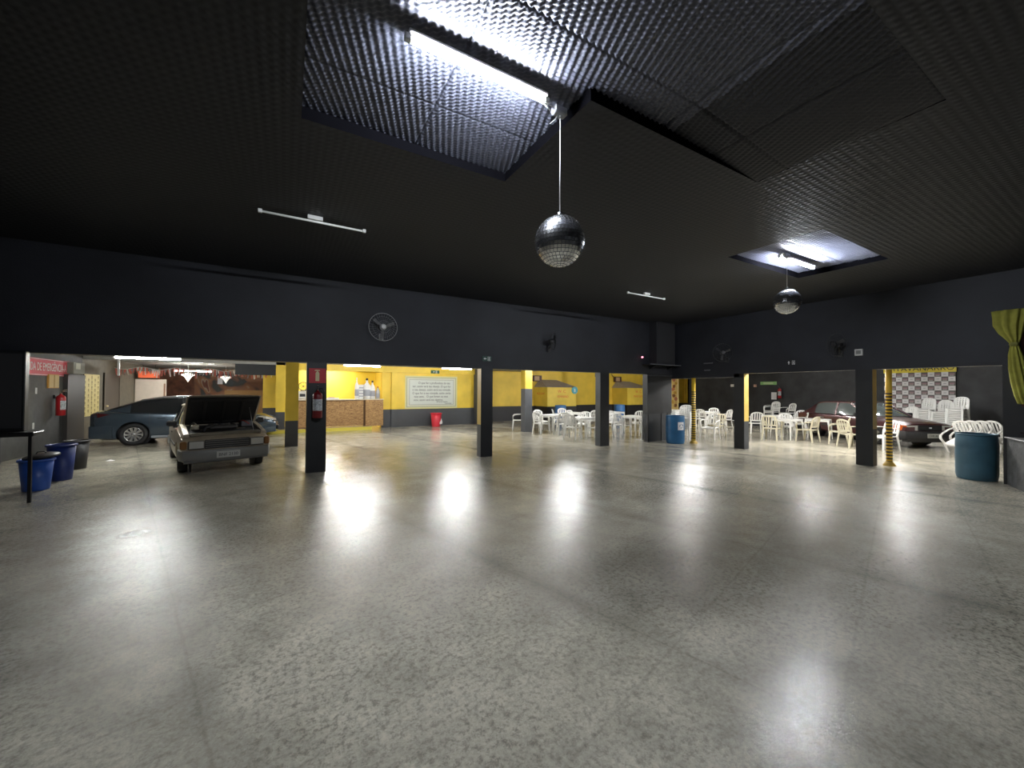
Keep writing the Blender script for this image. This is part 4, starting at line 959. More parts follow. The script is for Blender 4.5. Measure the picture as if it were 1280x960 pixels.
# ------------------------------------------------------------------ plastic furniture
def make_chair(label, m, arms=True, W=.46, group=None):
    t = thing('plastic_chair', label, 'chair', (0, 0, 0), 0, group)
    hw = W / 2
    # seat: dished slab with a rolled front edge (front = +x)
    n = 8; top = []; 
    for i in range(n + 1):
        x = -.20 + .43 * i / n; wy = hw * (.84 + .16 * i / n)
        z = .430 - .012 * math.sin(PI * i / n) - (.03 if i == n else 0.006 if i == n - 1 else 0)
        top.append([(x, wy * k / 3, z - (.012 if abs(k) < 3 else 0) + (.004 if abs(k) == 3 else 0)) for k in range(-3, 4)])
    b = MB(); vs = [p for r in top for p in r]; fs = [(i * 7 + j, (i + 1) * 7 + j, (i + 1) * 7 + j + 1, i * 7 + j + 1) for i in range(n) for j in range(6)]
    b.add(vs, fs, 0, True); b.add([(x, y, z - .022) for x, y, z in vs], [f[::-1] for f in fs], 0, True)
    rim = [j for j in range(7)] + [i * 7 + 6 for i in range(1, n + 1)] + [n * 7 + j for j in range(5, -1, -1)] + [i * 7 for i in range(n - 1, 0, -1)]
    o_ = len(vs); b.add([vs[k] for k in rim] + [(vs[k][0], vs[k][1], vs[k][2] - .030) for k in rim], [(i, (i + 1) % len(rim), len(rim) + (i + 1) % len(rim), len(rim) + i) for i in range(len(rim))], 0, False)
    b.build('seat', m, t)
    # backrest
    def bp(y, z):  # curved shell: x from height and side
        return (-.19 - .20 * (z - .43) - .03 * (1 - (y / hw) ** 2), y, z)
    b = MB()
    def strip(path, wd, th=.012):
        rr_ = []
        for (y, z), (dy, dz) in path:
            p = bp(y, z); q = [(p[0] - th, y - dy * wd, z - dz * wd), (p[0] + th, y - dy * wd, z - dz * wd), (p[0] + th, y + dy * wd, z + dz * wd), (p[0] - th, y + dy * wd, z + dz * wd)]
            rr_.append(q)
        b.loft(rr_, smooth=False)
    arc = []
    for i in range(17):
        a = PI * i / 16; y = hw * .93 * math.cos(a); z = .70 + .145 * math.sin(a) ** .7 if 0 < i < 16 else .70
        arc.append(((y, z), (math.cos(a) * .8, math.sin(a) + .15)))
    strip([((hw * .90, .42), (1, 0)), ((hw * .95, .55), (1, 0))] + arc + [((-hw * .95, .55), (1, 0)), ((-hw * .90, .42), (1, 0))], .022)
    strip([((-hw * .9, .52), (0, 1)), ((0, .52), (0, 1)), ((hw * .9, .52), (0, 1))], .022)
    for k in range(-2, 3): strip([((k * hw * .34, .51), (1, 0)), ((k * hw * .36, .66), (1, 0)), ((k * hw * .36, .825 - .012 * abs(k) ** 1.8), (1, 0))], .019, .006)
    b.build('backrest', m, t)
    for sx, sy in ((1, 1), (1, -1), (-1, 1), (-1, -1)):
        x0, x1 = (.195, .235) if sx > 0 else (-.19, -.26); y0, y1 = (hw * .97, hw * 1.05) if sx > 0 else (hw * .84, hw * .98)
        b = MB(); r = []
        for f in (0, .35, 1):
            x = x0 + (x1 - x0) * f; y = (y0 + (y1 - y0) * f) * sy; z = .425 * (1 - f); a = .030 * (1 - f) + .017 * f
            # L-shaped leg
            r.append([(x + sx * a, y + sy * a, z), (x - sx * a, y + sy * a, z), (x - sx * a, y + sy * (a - .012), z), (x + sx * (a - .012), y + sy * (a - .012), z), (x + sx * (a - .012), y - sy * a, z), (x + sx * a, y - sy * a, z)])
        b.loft(r, smooth=False); b.build('leg', m, t)
    if arms:
        for sy in (1, -1):
            b = MB(); pts = [(-.235, hw * .95, .66), (-.12, hw * 1.12, .665), (.06, hw * 1.18, .655), (.17, hw * 1.16, .635), (.215, hw * 1.08, .57), (.21, hw * 1.0, .43)]
            r = [[(x, sy * (y - .024), z + .008), (x + (.02 if z < .6 else 0), sy * (y + .024), z + .008), (x + (.02 if z < .6 else 0) - (.012 if z < .64 else 0), sy * (y + .024), z - .010), (x - (.012 if z < .64 else 0), sy * (y - .024), z - .010)] for x, y, z in pts]
            b.loft(r, smooth=True); b.build('armrest', m, t)
    return t
def make_table(label, m):
    t = thing('plastic_table', label, 'table', (0, 0, 0)); h = .72; a = .35
    MB().box(-a, a, -a, a, h - .022, h, bev=.010).build('tabletop', m, t)
    b = MB()
    for q in ((-a + .01, a - .01, -a + .01, -a + .022), (-a + .01, a - .01, a - .022, a - .01), (-a + .01, -a + .022, -a + .01, a - .01), (a - .022, a - .01, -a + .01, a - .01)): b.box(*q, h - .075, h - .02)
    b.build('apron', m, t)
    for sx in (-1, 1):
        for sy in (-1, 1):
            b = MB(); r = []
            for f, w_ in ((0, .065), (.25, .042), (1, .026)):
                x = sx * (a - .012 + .03 * f); y = sy * (a - .012 + .03 * f); z = (h - .03) * (1 - f)
                r.append([(x, y, z), (x - sx * w_, y, z), (x - sx * w_, y - sy * .012, z), (x - sx * .012, y - sy * .012, z), (x - sx * .012, y - sy * w_, z), (x, y - sy * w_, z)])
            b.loft(r, smooth=False); b.build('leg', m, t)
    return t
R = math.radians
TB = [  # table label, u, v, rot
 ('white square plastic table among the chairs left of the third column', 9.30, 12.75, 12),
 ('white square plastic table nearest the third column in the middle arch', 9.42, 11.05, -5),
 ('far white square table behind the middle arch beside the blue drum', 11.1, 13.5, 20),
 ('white square plastic table between chairs in the narrow arch', 11.75, 10.80, 8),
 ('far white square table at the left of the narrow arch', 13.1, 13.2, 0),
 ('white square table among the chairs between the banded post and fourth column', 17.4, 11.3, 10),
 ('white square plastic table just right of the fourth column', 17.35, 8.45, 5),
 ('white square plastic table alone in front of the maroon car tail', 16.45, 6.55, 15),
 ('white square table between the cluster of beige chairs', 15.55, 7.15, -8)]
tb0 = make_table('', WHITEP)
for i, (l, u, v, r) in enumerate(TB):
    if i == 0: tb0.location = (u, v, 0); tb0.rotation_euler.z = R(r); tb0['label'] = l; tb0['group'] = 'square plastic tables'
    else: dup(tb0, (u, v, 0), R(r), l, 'square plastic tables')
CH = [  # u, v, facing, label, cream?
 (8.60, 12.55, 10, 'white plastic armchair at the left side of the table nearest the free column', 0),
 (9.22, 13.48, -92, 'white plastic armchair facing us behind the first table in the middle arch', 0),
 (10.05, 12.95, 190, 'white plastic armchair at the right side of the first middle-arch table', 0),
 (9.15, 11.98, 75, 'white plastic armchair with back to us between the two middle-arch tables', 0),
 (8.70, 10.75, 25, 'white plastic armchair seen from its side, near left of the middle-arch group', 0),
 (9.35, 10.28, 100, 'nearest white armchair with back to us in the middle arch', 0),
 (10.18, 10.75, 165, 'white plastic armchair partly hidden by the third column', 0),
 (10.05, 11.75, 215, 'white plastic armchair facing left behind the second middle-arch table', 0),
 (8.62, 14.35, 150, 'white plastic armchair farthest left, behind the free grey column', 0),
 (10.35, 13.75, 330, 'white plastic armchair at the far blue-drum table, left side', 0),
 (11.2, 12.72, 95, 'white plastic armchair with back to us at the far blue-drum table', 0),
 (11.05, 14.25, 260, 'far white armchair in front of the left toilet block', 0),
 (10.95, 10.62, 5, 'near left white armchair in the narrow arch', 0),
 (11.62, 11.60, 270, 'white armchair facing us behind the narrow-arch table', 0),
 (12.45, 11.20, 200, 'white armchair at the right of the narrow-arch table, far one', 0),
 (11.75, 10.05, 95, 'near right white armchair with back to us in the narrow arch', 0),
 (12.50, 10.45, 170, 'white armchair beside the white leaning panel in the narrow arch', 0),
 (13.05, 8.45, 190, 'white armchair just right of the banded yellow post', 0),
 (16.75, 11.95, 250, 'white armchair farthest left between the banded post and fourth column', 0),
 (16.65, 11.15, 10, 'white armchair at the left of the far table by the fourth column', 0),
 (17.35, 10.55, 90, 'white armchair with back to us at the far table by the fourth column', 0),
 (18.1, 11.6, 200, 'white armchair facing left at the far table by the fourth column', 0),
 (14.05, 8.85, 60, 'cream armchair with back to us left of the fourth column', 1),
 (14.00, 8.12, 75, 'white armchair half hidden by the left edge of the fourth column', 0),
 (16.55, 8.75, 40, 'bluish white armchair just right of the fourth column, back to us', 0),
 (17.75, 7.72, 120, 'white armchair at the near right side of the table by the fourth column', 0),
 (14.80, 7.28, 10, 'cream plastic armchair, leftmost of the near beige cluster', 1),
 (15.35, 6.42, 85, 'cream plastic armchair, middle of the near beige cluster', 1),
 (16.20, 7.45, 215, 'white armchair behind the near beige cluster', 0),
 (15.55, 5.65, 110, 'cream armchair with curved back, rightmost of the near beige cluster', 1),
 (19.55, 8.40, 200, 'white armchair standing on the floor between the far side-turned chairs and the car', 0),
 (14.95, 5.10, 330, 'cream armchair facing right at the left edge of the fifth column', 1),
 (15.15, 4.42, 150, 'white armchair between the fifth column and the banded yellow post', 0),
]
GA = 'white plastic armchairs around the tables'
ch0 = make_chair('', WHITEP); ch1 = make_chair('', CREAMP)
used = {0: False, 1: False}
for u, v, a, l, k in CH:
    src = ch1 if k else ch0
    if not used[k]:
        src.location = (u, v, 0); src.rotation_euler.z = R(a); src['label'] = l; src['group'] = GA; used[k] = True
    else: dup(src, (u, v, 0), R(a), l, GA)
# low platform with chairs turned sideways, far right room
t = thing('platform', 'low black platform along the far wall carrying white chairs', 'platform', (0, 0, 0)); MB().box(20.0, 22.3, 9.0, 11.0, 0, .27, bev=.01).build('deck', BLACKC, t)
MB().box(19.98, 20.0, 9.0, 11.0, .0, .24).build('riser_board', BLKPL, t)
dup(ch0, (20.55, 9.42, .27), R(150), 'white armchair seen side-on standing on the far black platform', 'armchairs on the platform')
dup(ch0, (20.60, 10.12, .27), R(165), 'white armchair at the bottom of the pair on the far platform', 'armchairs on the platform')
dup(ch0, (20.60, 10.12, .335), R(165), 'white armchair nested on top of the pair on the far platform', 'armchairs on the platform')
# piles
ORD = ['bottom', 'second', 'third', 'fourth', 'fifth', 'sixth', 'seventh', 'eighth', 'ninth', 'tenth', 'eleventh', 'twelfth']
def pile(src, u, v, n, face, what, group, dz=.066):
    for k in range(n):
        pos = 'topmost chair' if k == n - 1 else ('bottom chair' if k == 0 else '%s chair from the floor' % ORD[k])
        dup(src, (u, v, k * dz), R(face), 'white plastic, %s %s' % (pos, what), group)
pile(ch0, 12.30, 8.95, 6, 200, 'of the pile behind the corner drum', 'chairs piled behind the corner drum')
sc = make_chair('white plastic armless chair, bottom chair of the tall right pile by the banner', WHITEP, False, .40, 'armless chairs piled by the banner')
sc.location = (21.15, 4.12, 0); sc.rotation_euler.z = R(170)
G = 'armless chairs piled by the banner'
def pile2(u, v, n, what, start=0, face=170, dz=.067):
    for k in range(start, n):
        pos = 'topmost' if k == n - 1 else ('bottom' if k == 0 else ORD[k] + ' from the floor')
        dup(sc, (u, v, k * dz), R(face), 'white armless chair, %s in %s' % (pos, what), G)
pile2(21.15, 4.12, 11, 'the tallest pile, right of the banner', 1)
pile2(21.55, 4.60, 9, 'the middle pile under the banner')
pile2(21.60, 5.05, 10, 'the left tall pile under the banner')
pile2(21.25, 5.45, 5, 'the short pile left of the banner piles')
# nested row of armchairs leaning behind the blue-grey drum
for k in range(4):
    l = ['leftmost', 'second', 'third', 'rightmost'][k]
    dup(ch0, (16.35 + k * .24, 3.0 - k * .14, .02), 0, 'white armchair, %s of four nested leaning behind the blue-grey drum' % l, 'leaning armchairs behind the drum', rot=(0, R(32), R(150)))
dup(ch0, (17.75, 2.30, 0), R(150), 'upright white armchair at the right jamb above the blue-grey drum', GA)
# pile of folded white tables behind the corner drum
tl = make_table('white plastic table, bottom of the pile behind the deep blue drum', WHITEP); tl.location = (12.75, 9.75, 0); tl['group'] = 'piled plastic tables'
for k in range(1, 4): dup(tl, (12.75, 9.75, k * .085), 0, 'white plastic table, %s of the pile behind the deep blue drum' % ['', 'second', 'third', 'top'][k], 'piled plastic tables')
t = thing('leaning_panel', 'white plastic table top panel standing beside the slate panels in the narrow arch', 'panel', (10.62, 9.28, 0)); MB().box(-.1, .22, 0, .035, .02, .93, bev=.012).build('sheet', WHITEP, t); MB().box(-.06, .18, -.01, 0, .4, .46).build('ridge', WHITEP, t)
for x in (-.06, .16): MB().box(x, x + .03, 0, .3, 0, .02).build('foot', WHITEP, t)

# ------------------------------------------------------------------ cars
def boolean_cut(o, cutters):
    c = MB()
    for q in cutters: c.cyl(*q[:2], q[2], n=32)
    k = c.build('cutter', BLKPL, o.parent)
    md = o.modifiers.new('cut', 'BOOLEAN'); md.operation = 'DIFFERENCE'; md.object = k; md.solver = 'EXACT'
    bpy.context.view_layer.update()
    me = bpy.data.meshes.new_from_object(o.evaluated_get(bpy.context.evaluated_depsgraph_get()))
    o.modifiers.clear(); o.data = me; bpy.data.objects.remove(k)
def sharp(o, a=35):
    try: o.data.set_sharp_from_angle(angle=math.radians(a))
    except Exception: pass
def lerp_tab(tab, x):
    for i in range(len(tab) - 1):
        if tab[i][0] <= x <= tab[i + 1][0]:
            f = (x - tab[i][0]) / (tab[i + 1][0] - tab[i][0]); return [a + (b_ - a) * f for a, b_ in zip(tab[i][1:], tab[i + 1][1:])]
    return list((tab[0] if x < tab[0][0] else tab[-1])[1:])
def make_wheel(parent, x, y, r, wd, spokes, steer=0.0, hub=STEEL, s_=1):
    M = Matrix.Translation((x, y, r)) @ Matrix.Rotation(steer, 4, 'Z') @ Matrix.Rotation(-s_ * PI / 2, 4, 'X')   # local z points outwards
    b = MB(); h = wd / 2; ri = r * .66
    b.lathe([(ri, -h), (r * .93, -h), (r * .985, -h * .8), (r, -h * .4), (r, h * .4), (r * .985, h * .8), (r * .93, h), (ri, h), (ri, h * .7), (ri, -h)], 36, M=M)
    wo = b.build('wheel', RUB, parent)
    b = MB(); b.lathe([(ri * 1.0, -h * .6), (ri * 1.0, h * .85), (ri * .93, h * .85), (ri * .90, -h * .2), (.001, -h * .2)], 36, mi=1, M=M)
    b.lathe([(ri * 1.01, h * .7), (ri * 1.01, h * .92), (ri * .90, h * .92), (ri * .90, h * .6)], 36, M=M)
    for k in range(spokes):
        a = 2 * PI * k / spokes; ca, sa = math.cos(a), math.sin(a); q = .042 * ri / .2
        p = lambda rr_, t_: (rr_ * ca - t_ * sa, rr_ * sa + t_ * ca)
        vs = [(*p(ri * .15, -q * .5), h * .72), (*p(ri * .15, q * .5), h * .72), (*p(ri * .93, q * .8), h * .8), (*p(ri * .93, -q * .8), h * .8), (*p(ri * .15, -q * .5), h * .4), (*p(ri * .15, q * .5), h * .4), (*p(ri * .93, q * .8), h * .5), (*p(ri * .93, -q * .8), h * .5)]
        b.add(vs, [(0, 1, 2, 3), (0, 4, 5, 1), (2, 6, 7, 3), (0, 3, 7, 4), (1, 5, 6, 2)], 0, False, M)
    b.lathe([(.001, h * .8), (ri * .22, h * .78), (ri * .24, h * .3)], 16, M=M)
    b.build('rim', [hub, BLKM], wo)
    return wo
def make_car(label, loc, rz, sp):
    t = thing('car', label, 'car', (*loc, 0), rz)
    P = sp['paint']; st = sp['st']; zb = sp['zb']; rw = sp['rw']; ax = sp['wb'] / 2; W = sp['W'] / 2
    # body shell
    xs = sorted({q[0] for q in st} | {st[0][0] + (st[-1][0] - st[0][0]) * i / 40 for i in range(41)}); rings = []
    for x in xs:
        zt, w_, zlow = lerp_tab(st, x)
        zs = zt - sp.get('crown', .035)
        half = [(w_ * .86, zlow), (w_ * .965, zlow + .04), (w_ * .99, zlow + .16), (w_, zlow + (zs - zlow) * .55), (w_ * .992, zs - .10), (w_ * .965, zs - .03), (w_ * .90, zs), (w_ * .5, zt)]
        rings.append([(x, -y, z) for y, z in half] + [(x, y, z) for y, z in half[::-1]])
    b = MB().loft(rings); body = b.build('body', P, t)
    cut = [((sx * ax + sp.get('axo', 0), sy * (W - .24), rw), (sx * ax + sp.get('axo', 0), sy * (W + .12), rw), rw + .055) for sx in (-1, 1) for sy in (-1, 1)]
    boolean_cut(body, cut); sharp(body, 30)
    # arch liners
    b = MB()
    for p0, p1, r_ in cut: b.cyl((p0[0], p0[1], p0[2]), (p0[0], p0[1] * 1.01, p0[2]), r_ + .01, n=28)
    b.build('wheel_arch_liner', BLKPL, t)
    for sx in (-1, 1):
        for sy in (-1, 1):
            make_wheel(t, sx * ax + sp.get('axo', 0), sy * (W - .115), rw, sp.get('tw', .19), sp['spokes'], sp.get('steer', 0) if sx > 0 else 0, sp.get('hub', STEEL), sy)
    # greenhouse
    g = sp['gh']   # rows: x, z_base, z_top, half_base, half_top
    rings = [[(x, -wb_, z0), (x, -(wb_ + wt) / 2 - .01, (z0 + z1) / 2), (x, -wt, z1 - .03), (x, -wt * .86, z1), (x, wt * .86, z1), (x, wt, z1 - .03), (x, (wb_ + wt) / 2 + .01, (z0 + z1) / 2), (x, wb_, z0)] for x, z0, z1, wb_, wt in g]
    go = MB().loft(rings).build('windows', sp.get('glass', GLASS), t); sharp(go, 30)
    # roof
    rf = [r for r in g if r[2] > sp['zr'] - .15]
    rings = []
    for x, z0, z1, wb_, wt in rf:
        rings.append([(x, -wt - .012, z1 - .05), (x, -wt - .008, z1 - .018), (x, -wt * .86, z1 + .012), (x, -wt * .4, z1 + .022), (x, wt * .4, z1 + .022), (x, wt * .86, z1 + .012), (x, wt + .008, z1 - .018), (x, wt + .012, z1 - .05), (x, wt - .02, z1 - .04), (x, -wt + .02, z1 - .04)])
    o = MB().loft(rings).build('roof', P, t); sharp(o, 30)
    # pillars
    def bar(name, a, c, wd, th, m=P):
        a = Vector(a); c = Vector(c); d = (c - a).normalized(); side = Vector((1, 0, 0)); side = (side - d * side.dot(d)).normalized(); nn = d.cross(side)
        r = [[tuple(p + side * (q * k_) * wd + nn * s2 * th) for q, s2 in ((-1, -1), (1, -1), (1, 1), (-1, 1))] for p, k_ in ((a, 1.0), (c, .8))]
        b = MB().loft(r, smooth=False); return b.build(name, m, t)
    for sy in (-1, 1):
        for (i0, i1, wd) in sp['pil']:
            A = g[i0]; B = g[i1]
            bar('pillar', (A[0], sy * (A[3] + .0), A[1] - .02), (B[0], sy * (B[4] + .004), B[2] - .02), wd, .016)
        for (xa, xb) in sp.get('cp', ()):
            top, bot = [], []
            for i in range(7):
                x = xa + (xb - xa) * i / 6; z0, z1, wb_, wt = lerp_tab(g, x)
                bot.append((x, sy * (wb_ + .010), z0 - .01)); top.append([(x, sy * ((wb_ + wt) / 2 + .020), (z0 + z1) / 2), (x, sy * (wt + .012), z1 - .028), (x, sy * (wt * .86), z1 + .006)])
            vs = [p for a_, q_ in zip(bot, top) for p in (a_, *q_)]
            MB().add(vs, [(4 * i + j, 4 * i + 4 + j, 4 * i + 5 + j, 4 * i + 1 + j) for i in range(6) for j in range(3)], 0, True).build('quarter_panel', P, t)
        for (xa, xb, wd) in sp['bpil']:
            A = lerp_tab(g, xa); B = lerp_tab(g, xb)
            bar('pillar', (xa, sy * (A[2] + .006), A[0] - .01), (xb, sy * (B[3] + .006), B[1] - .03), wd, .012, sp.get('bpm', BLKPL))
    # door seams, handles, side strip, mirrors
    def side_y(x): return lerp_tab(st, x)[1] * .998
    for sy in (-1, 1):
        for x in sp['seams']:
            zt = lerp_tab(st, x)[0]; b = MB(); yy = sy * side_y(x)
            b.add([(x, yy * 1.003, zb + .10), (x + .012, yy * 1.003, zb + .10), (x + .012, yy * 1.003, zt - .13), (x, yy * 1.003, zt - .13)], [(0, 1, 2, 3)]); b.add([(x, yy * .965, zt - .05), (x + .012, yy * .965, zt - .05), (x + .012, yy * 1.003, zt - .13), (x, yy * 1.003, zt - .13)], [(0, 1, 2, 3)]); b.build('door_seam', BLKPL, t)
        for x in sp['handles']:
            yy = sy * side_y(x); MB().box(x - .10, x + .10, min(yy * .99, yy * 1.02), max(yy * .99, yy * 1.02), sp['hz'] - .014, sp['hz'] + .014, bev=.006).build('door_handle', sp.get('hm', P), t)
        if 'strip' in sp:
            z = sp['strip']; b = MB(); r = []
            for i in range(9):
                x = -ax + rw + .1 + (2 * ax - 2 * rw - .2) * i / 8; yy = side_y(x); r.append([(x, sy * yy * .99, z - .025), (x, sy * (yy + .012), z - .02), (x, sy * (yy + .012), z + .02), (x, sy * yy * .99, z + .025)])
            b.loft(r, smooth=False).build('side_strip', BUMPK, t)
        mx, mz = sp['mir']; b = MB(); yy = side_y(mx)
        b.box(mx - .07, mx + .05, sy * (yy + .05) - .09, sy * (yy + .05) + .09, mz - .05, mz + .07, bev=.03); b.box(mx - .04, mx + .04, min(sy * yy * .84, sy * (yy + .02)), max(sy * yy * .84, sy * (yy + .02)), mz - .08, mz - .02); b.build('side_mirror', sp.get('mm', BLKPL), t)
    return t
def bumper(t, x, W, z0, z1, d, m, front=1, r_=.14, name='bumper'):
    """wrap-around bumper bar: x outer face"""
    n = 9; out = []
    pts = [(x - front * .55, W), (x - front * .22, W), (x - front * .07, W * .93), (x - front * .015, W * .75), (x, W * .4), (x, 0)]
    pts = pts + [(a, -c) for a, c in pts[-2::-1]]
    rings = []
    for a, c in pts:
        k = 1 if c == 0 else 1; nrm = Vector((a - (x - front * .8), c * .55, 0)).normalized() * d
        rings.append([(a - nrm.x, c - nrm.y, z0 + .02), (a - nrm.x * .15, c - nrm.y * .15, z0), (a, c, z0 + .03), (a, c, z1 - .03), (a - nrm.x * .15, c - nrm.y * .15, z1), (a - nrm.x, c - nrm.y, z1)])
    o = MB().loft(rings, smooth=True).build(name, m, t); sharp(o, 40); return o

# --- grey-blue sedan
L_ = 4.62
sp = dict(paint=CARG, W=1.78, zb=.17, zr=1.44, rw=.325, wb=2.7, axo=.0, spokes=10, tw=.21, crown=.05,
    st=[(-2.33, .72, .58, .36), (-2.31, .98, .66, .28), (-2.18, 1.03, .78, .22), (-1.9, 1.045, .85, .18), (-1.3, 1.01, .89, .17), (-.2, .965, .89, .17), (.85, .97, .89, .17), (1.1, .955, .885, .17), (1.6, .87, .87, .18), (2.0, .77, .80, .19), (2.2, .66, .68, .2), (2.29, .50, .52, .24)],
    gh=[(-2.02, 1.0, 1.04, .66, .60), (-1.25, .96, 1.34, .78, .58), (-.75, .94, 1.43, .80, .60), (-.2, .93, 1.445, .81, .61), (.15, .93, 1.42, .81, .60), (1.18, .94, .97, .74, .68)],
    pil=[(5, 4, .035)], cp=[(-2.0, -1.45)], bpil=[(-.18, -.25, .035)], seams=(-1.0, -.15, .92), handles=(-.72, .18), hz=.80, mir=(.80, .98), mm=CARG, hub=mat('machined_rim', (0.62, 0.62, 0.64), .25, .9))
t = make_car('grey-blue sedan parked side-on behind the silver car with the open hood', (-2.6, 16.52), R(2.5), sp)
for sy in (-1, 1):
    MB().add([(-2.315, sy * .50, .80), (-2.30, sy * .62, .80), (-2.12, sy * .80, .84), (-1.86, sy * .868, .93), (-2.12, sy * .81, .97), (-2.31, sy * .64, .93), (-2.325, sy * .5, .92)], [(0, 1, 5, 6), (1, 2, 4, 5), (2, 3, 4)]).build('tail_lamp', TAILR, t)
    o = MB().add([(2.27, sy * .42, .60), (2.20, sy * .66, .62), (1.98, sy * .815, .67), (1.72, sy * .87, .76), (1.97, sy * .80, .755), (2.18, sy * .64, .69), (2.25, sy * .42, .665)], [(0, 1, 5, 6), (1, 2, 4, 5), (2, 3, 4)]).build('headlamp', HEADL, t); o.scale = (1.003, 1.008, 1)
    b = MB(); r = [[(x, sy * .893, .20), (x, sy * .905, .21), (x, sy * .903, .26), (x, sy * .888, .27)] for x in (-.95, 0, .95)]; b.loft(r, smooth=False).build('sill_trim', mat('sill_grey', (0.25, 0.27, 0.30), .4), t)
bumper(t, 2.33, .86, .22, .56, .12, CARG); bumper(t, -2.36, .87, .24, .60, .12, CARG, -1)
MB().box(2.31, 2.345, -.42, .42, .26, .48, bev=.01).build('grille', BLKPL, t)
MB().box(2.30, 2.352, -.78, -.55, .30, .44, bev=.01).build('fog_lamp_surround', BLKPL, t); MB().box(2.30, 2.352, .55, .78, .30, .44, bev=.01).build('fog_lamp_surround', BLKPL, t)
b = MB(); b.tube([(-1.95, -.69, 1.06), (-1.2, -.665, 1.33), (-.75, -.665, 1.40), (-.2, -.672, 1.415), (.2, -.665, 1.39), (1.15, -.76, .98)], .009, 6); b.build('window_trim', CHROME, t)

# --- dusty silver hatchback, hood open
sp = dict(paint=CARS, W=1.64, zb=.22, zr=1.36, rw=.285, wb=2.4, spokes=8, tw=.17, crown=.03, steer=R(-6), hub=mat('old_steel_rim', (0.25, 0.24, 0.22), .5, .6),
    st=[(-1.92, .70, .72, .30), (-1.88, .90, .76, .26), (-1.6, .93, .80, .24), (-.6, .92, .82, .22), (.70, .91, .82, .22), (1.3, .86, .815, .22), (1.78, .77, .79, .24), (1.88, .70, .78, .30)],
    gh=[(-1.80, .90, .93, .70, .62), (-1.35, .89, 1.30, .72, .56), (-1.1, .89, 1.35, .73, .57), (-.1, .89, 1.36, .74, .58), (.18, .89, 1.32, .74, .57), (.80, .89, .91, .72, .66)],
    pil=[(5, 4, .035)], cp=[(-1.78, -1.12)], bpil=[(-.32, -.34, .035)], bpm=CARS, seams=(-.32, .68), handles=(-.2,), hz=.74, hm=BLKPL, mir=(.58, .96), strip=.52)
t = make_car('dusty silver old hatchback with its hood raised, parked facing us', (-1.47, 11.58), R(-76), sp); t.scale = (.97, .93, .98)
# engine bay: walls and floor sunk below the wing line, drawn as a dark tray with machinery
bay = MB(); bay.prism([(.78, .93), (1.72, .80), (1.72, .78), (.78, .91)], -.66, .66, 'y'); bay.build('engine_bay', mat('engine_bay_black', (0.012, 0.012, 0.012), .7), t)
for sy in (-1, 1):
    MB().loft([[(x, sy * .78, z - .03), (x, sy * .74, z + .035), (x, sy * .655, z + .045), (x, sy * .645, z - .03)] for x, z in ((.74, .92), (1.2, .875), (1.74, .78))], smooth=False).build('wing_edge', CARS, t)
MB().box(.74, .84, -.66, .66, .88, .955, bev=.015).build('cowl_panel', CARS, t)
MB().box(1.62, 1.76, -.64, .64, .76, .83, bev=.02).build('radiator_panel', mat('dusty_panel', (0.16, 0.14, 0.10), .6), t)
EG = mat('engine_metal', (0.09, 0.085, 0.08), .5, .6)
MB().box(1.02, 1.42, -.28, .26, .86, .955, bev=.03).build('engine_block', EG, t)
MB().lathe([(.001, .995), (.15, .99), (.165, .975), (.165, .93), (.001, .93)], 24, c=(1.18, .0, 0)).build('air_filter', BLKPL, t)
MB().box(.95, 1.2, .36, .58, .88, 1.0, bev=.01).build('battery', mat('battery_grey', (0.10, 0.10, 0.11), .5), t)
MB().tube([(1.3, -.1, .95), (1.45, -.2, .97), (1.55, -.35, .92), (1.62, -.4, .85)], .028, 8).build('radiator_hose', RUB, t)
MB().tube([(.95, -.58, .93), (1.1, -.52, 1.0), (1.3, -.5, .98), (1.45, -.54, .9)], .018, 6).build('cable', mat('pale_cable', (0.4, 0.37, 0.3), .5), t)
MB().tube([(1.0, .3, .97), (1.2, .4, 1.02), (1.4, .48, .95)], .012, 6).build('cable', mat('red_cable', (0.35, 0.03, 0.02), .5), t)
MB().lathe([(.001, .97), (.07, .965), (.075, .95), (.075, .88)], 16, c=(1.35, -.52, 0)).build('reservoir', mat('pale_tank', (0.42, 0.38, 0.28), .4), t)
# raised hood
HM = Matrix.Translation((.80, 0, .95)) @ Matrix.Rotation(R(-39), 4, 'Y')
n = 8; ringsT = []
for i in range(n + 1):
    x = .02 + .98 * i / n; w_ = .70 - .02 * (x) ** 2; z = .02 - .05 * max(0, x - .8)
    ringsT.append([(x, -w_, z - .03), (x, -w_, z), (x, -w_ * .6, z + .02), (x, 0, z + .028), (x, w_ * .6, z + .02), (x, w_, z), (x, w_, z - .03), (x, w_ - .03, z - .03), (x, w_ - .05, z - .008), (x, -w_ + .05, z - .008), (x, -w_ + .03, z - .03)])
o = MB().loft(ringsT, M=HM).build('hood', CARS, t); sharp(o, 30)
b = MB(); b.loft([[(x, -.655, -.012), (x, .655, -.012), (x, .655, -.028), (x, -.655, -.028)] for x in (.03, .97)], M=HM, smooth=False); b.build('hood_lining', mat('hood_lining_black', (0.010, 0.009, 0.009), .9), t)
b = MB()
for y in (-.35, .0, .35): b.box(.1, .9, y - .03, y + .03, -.045, -.028, M=HM, bev=.006)
b.box(.08, .14, -.6, .6, -.045, -.028, M=HM); b.box(.86, .92, -.6, .6, -.045, -.028, M=HM); b.build('hood_rib', mat('hood_rib_black', (0.016, 0.014, 0.013), .8), t)
MB().tube([(1.66, .52, .82), tuple(HM @ Vector((.62, .5, -.04)))], .007, 6).build('hood_prop', STEEL, t)
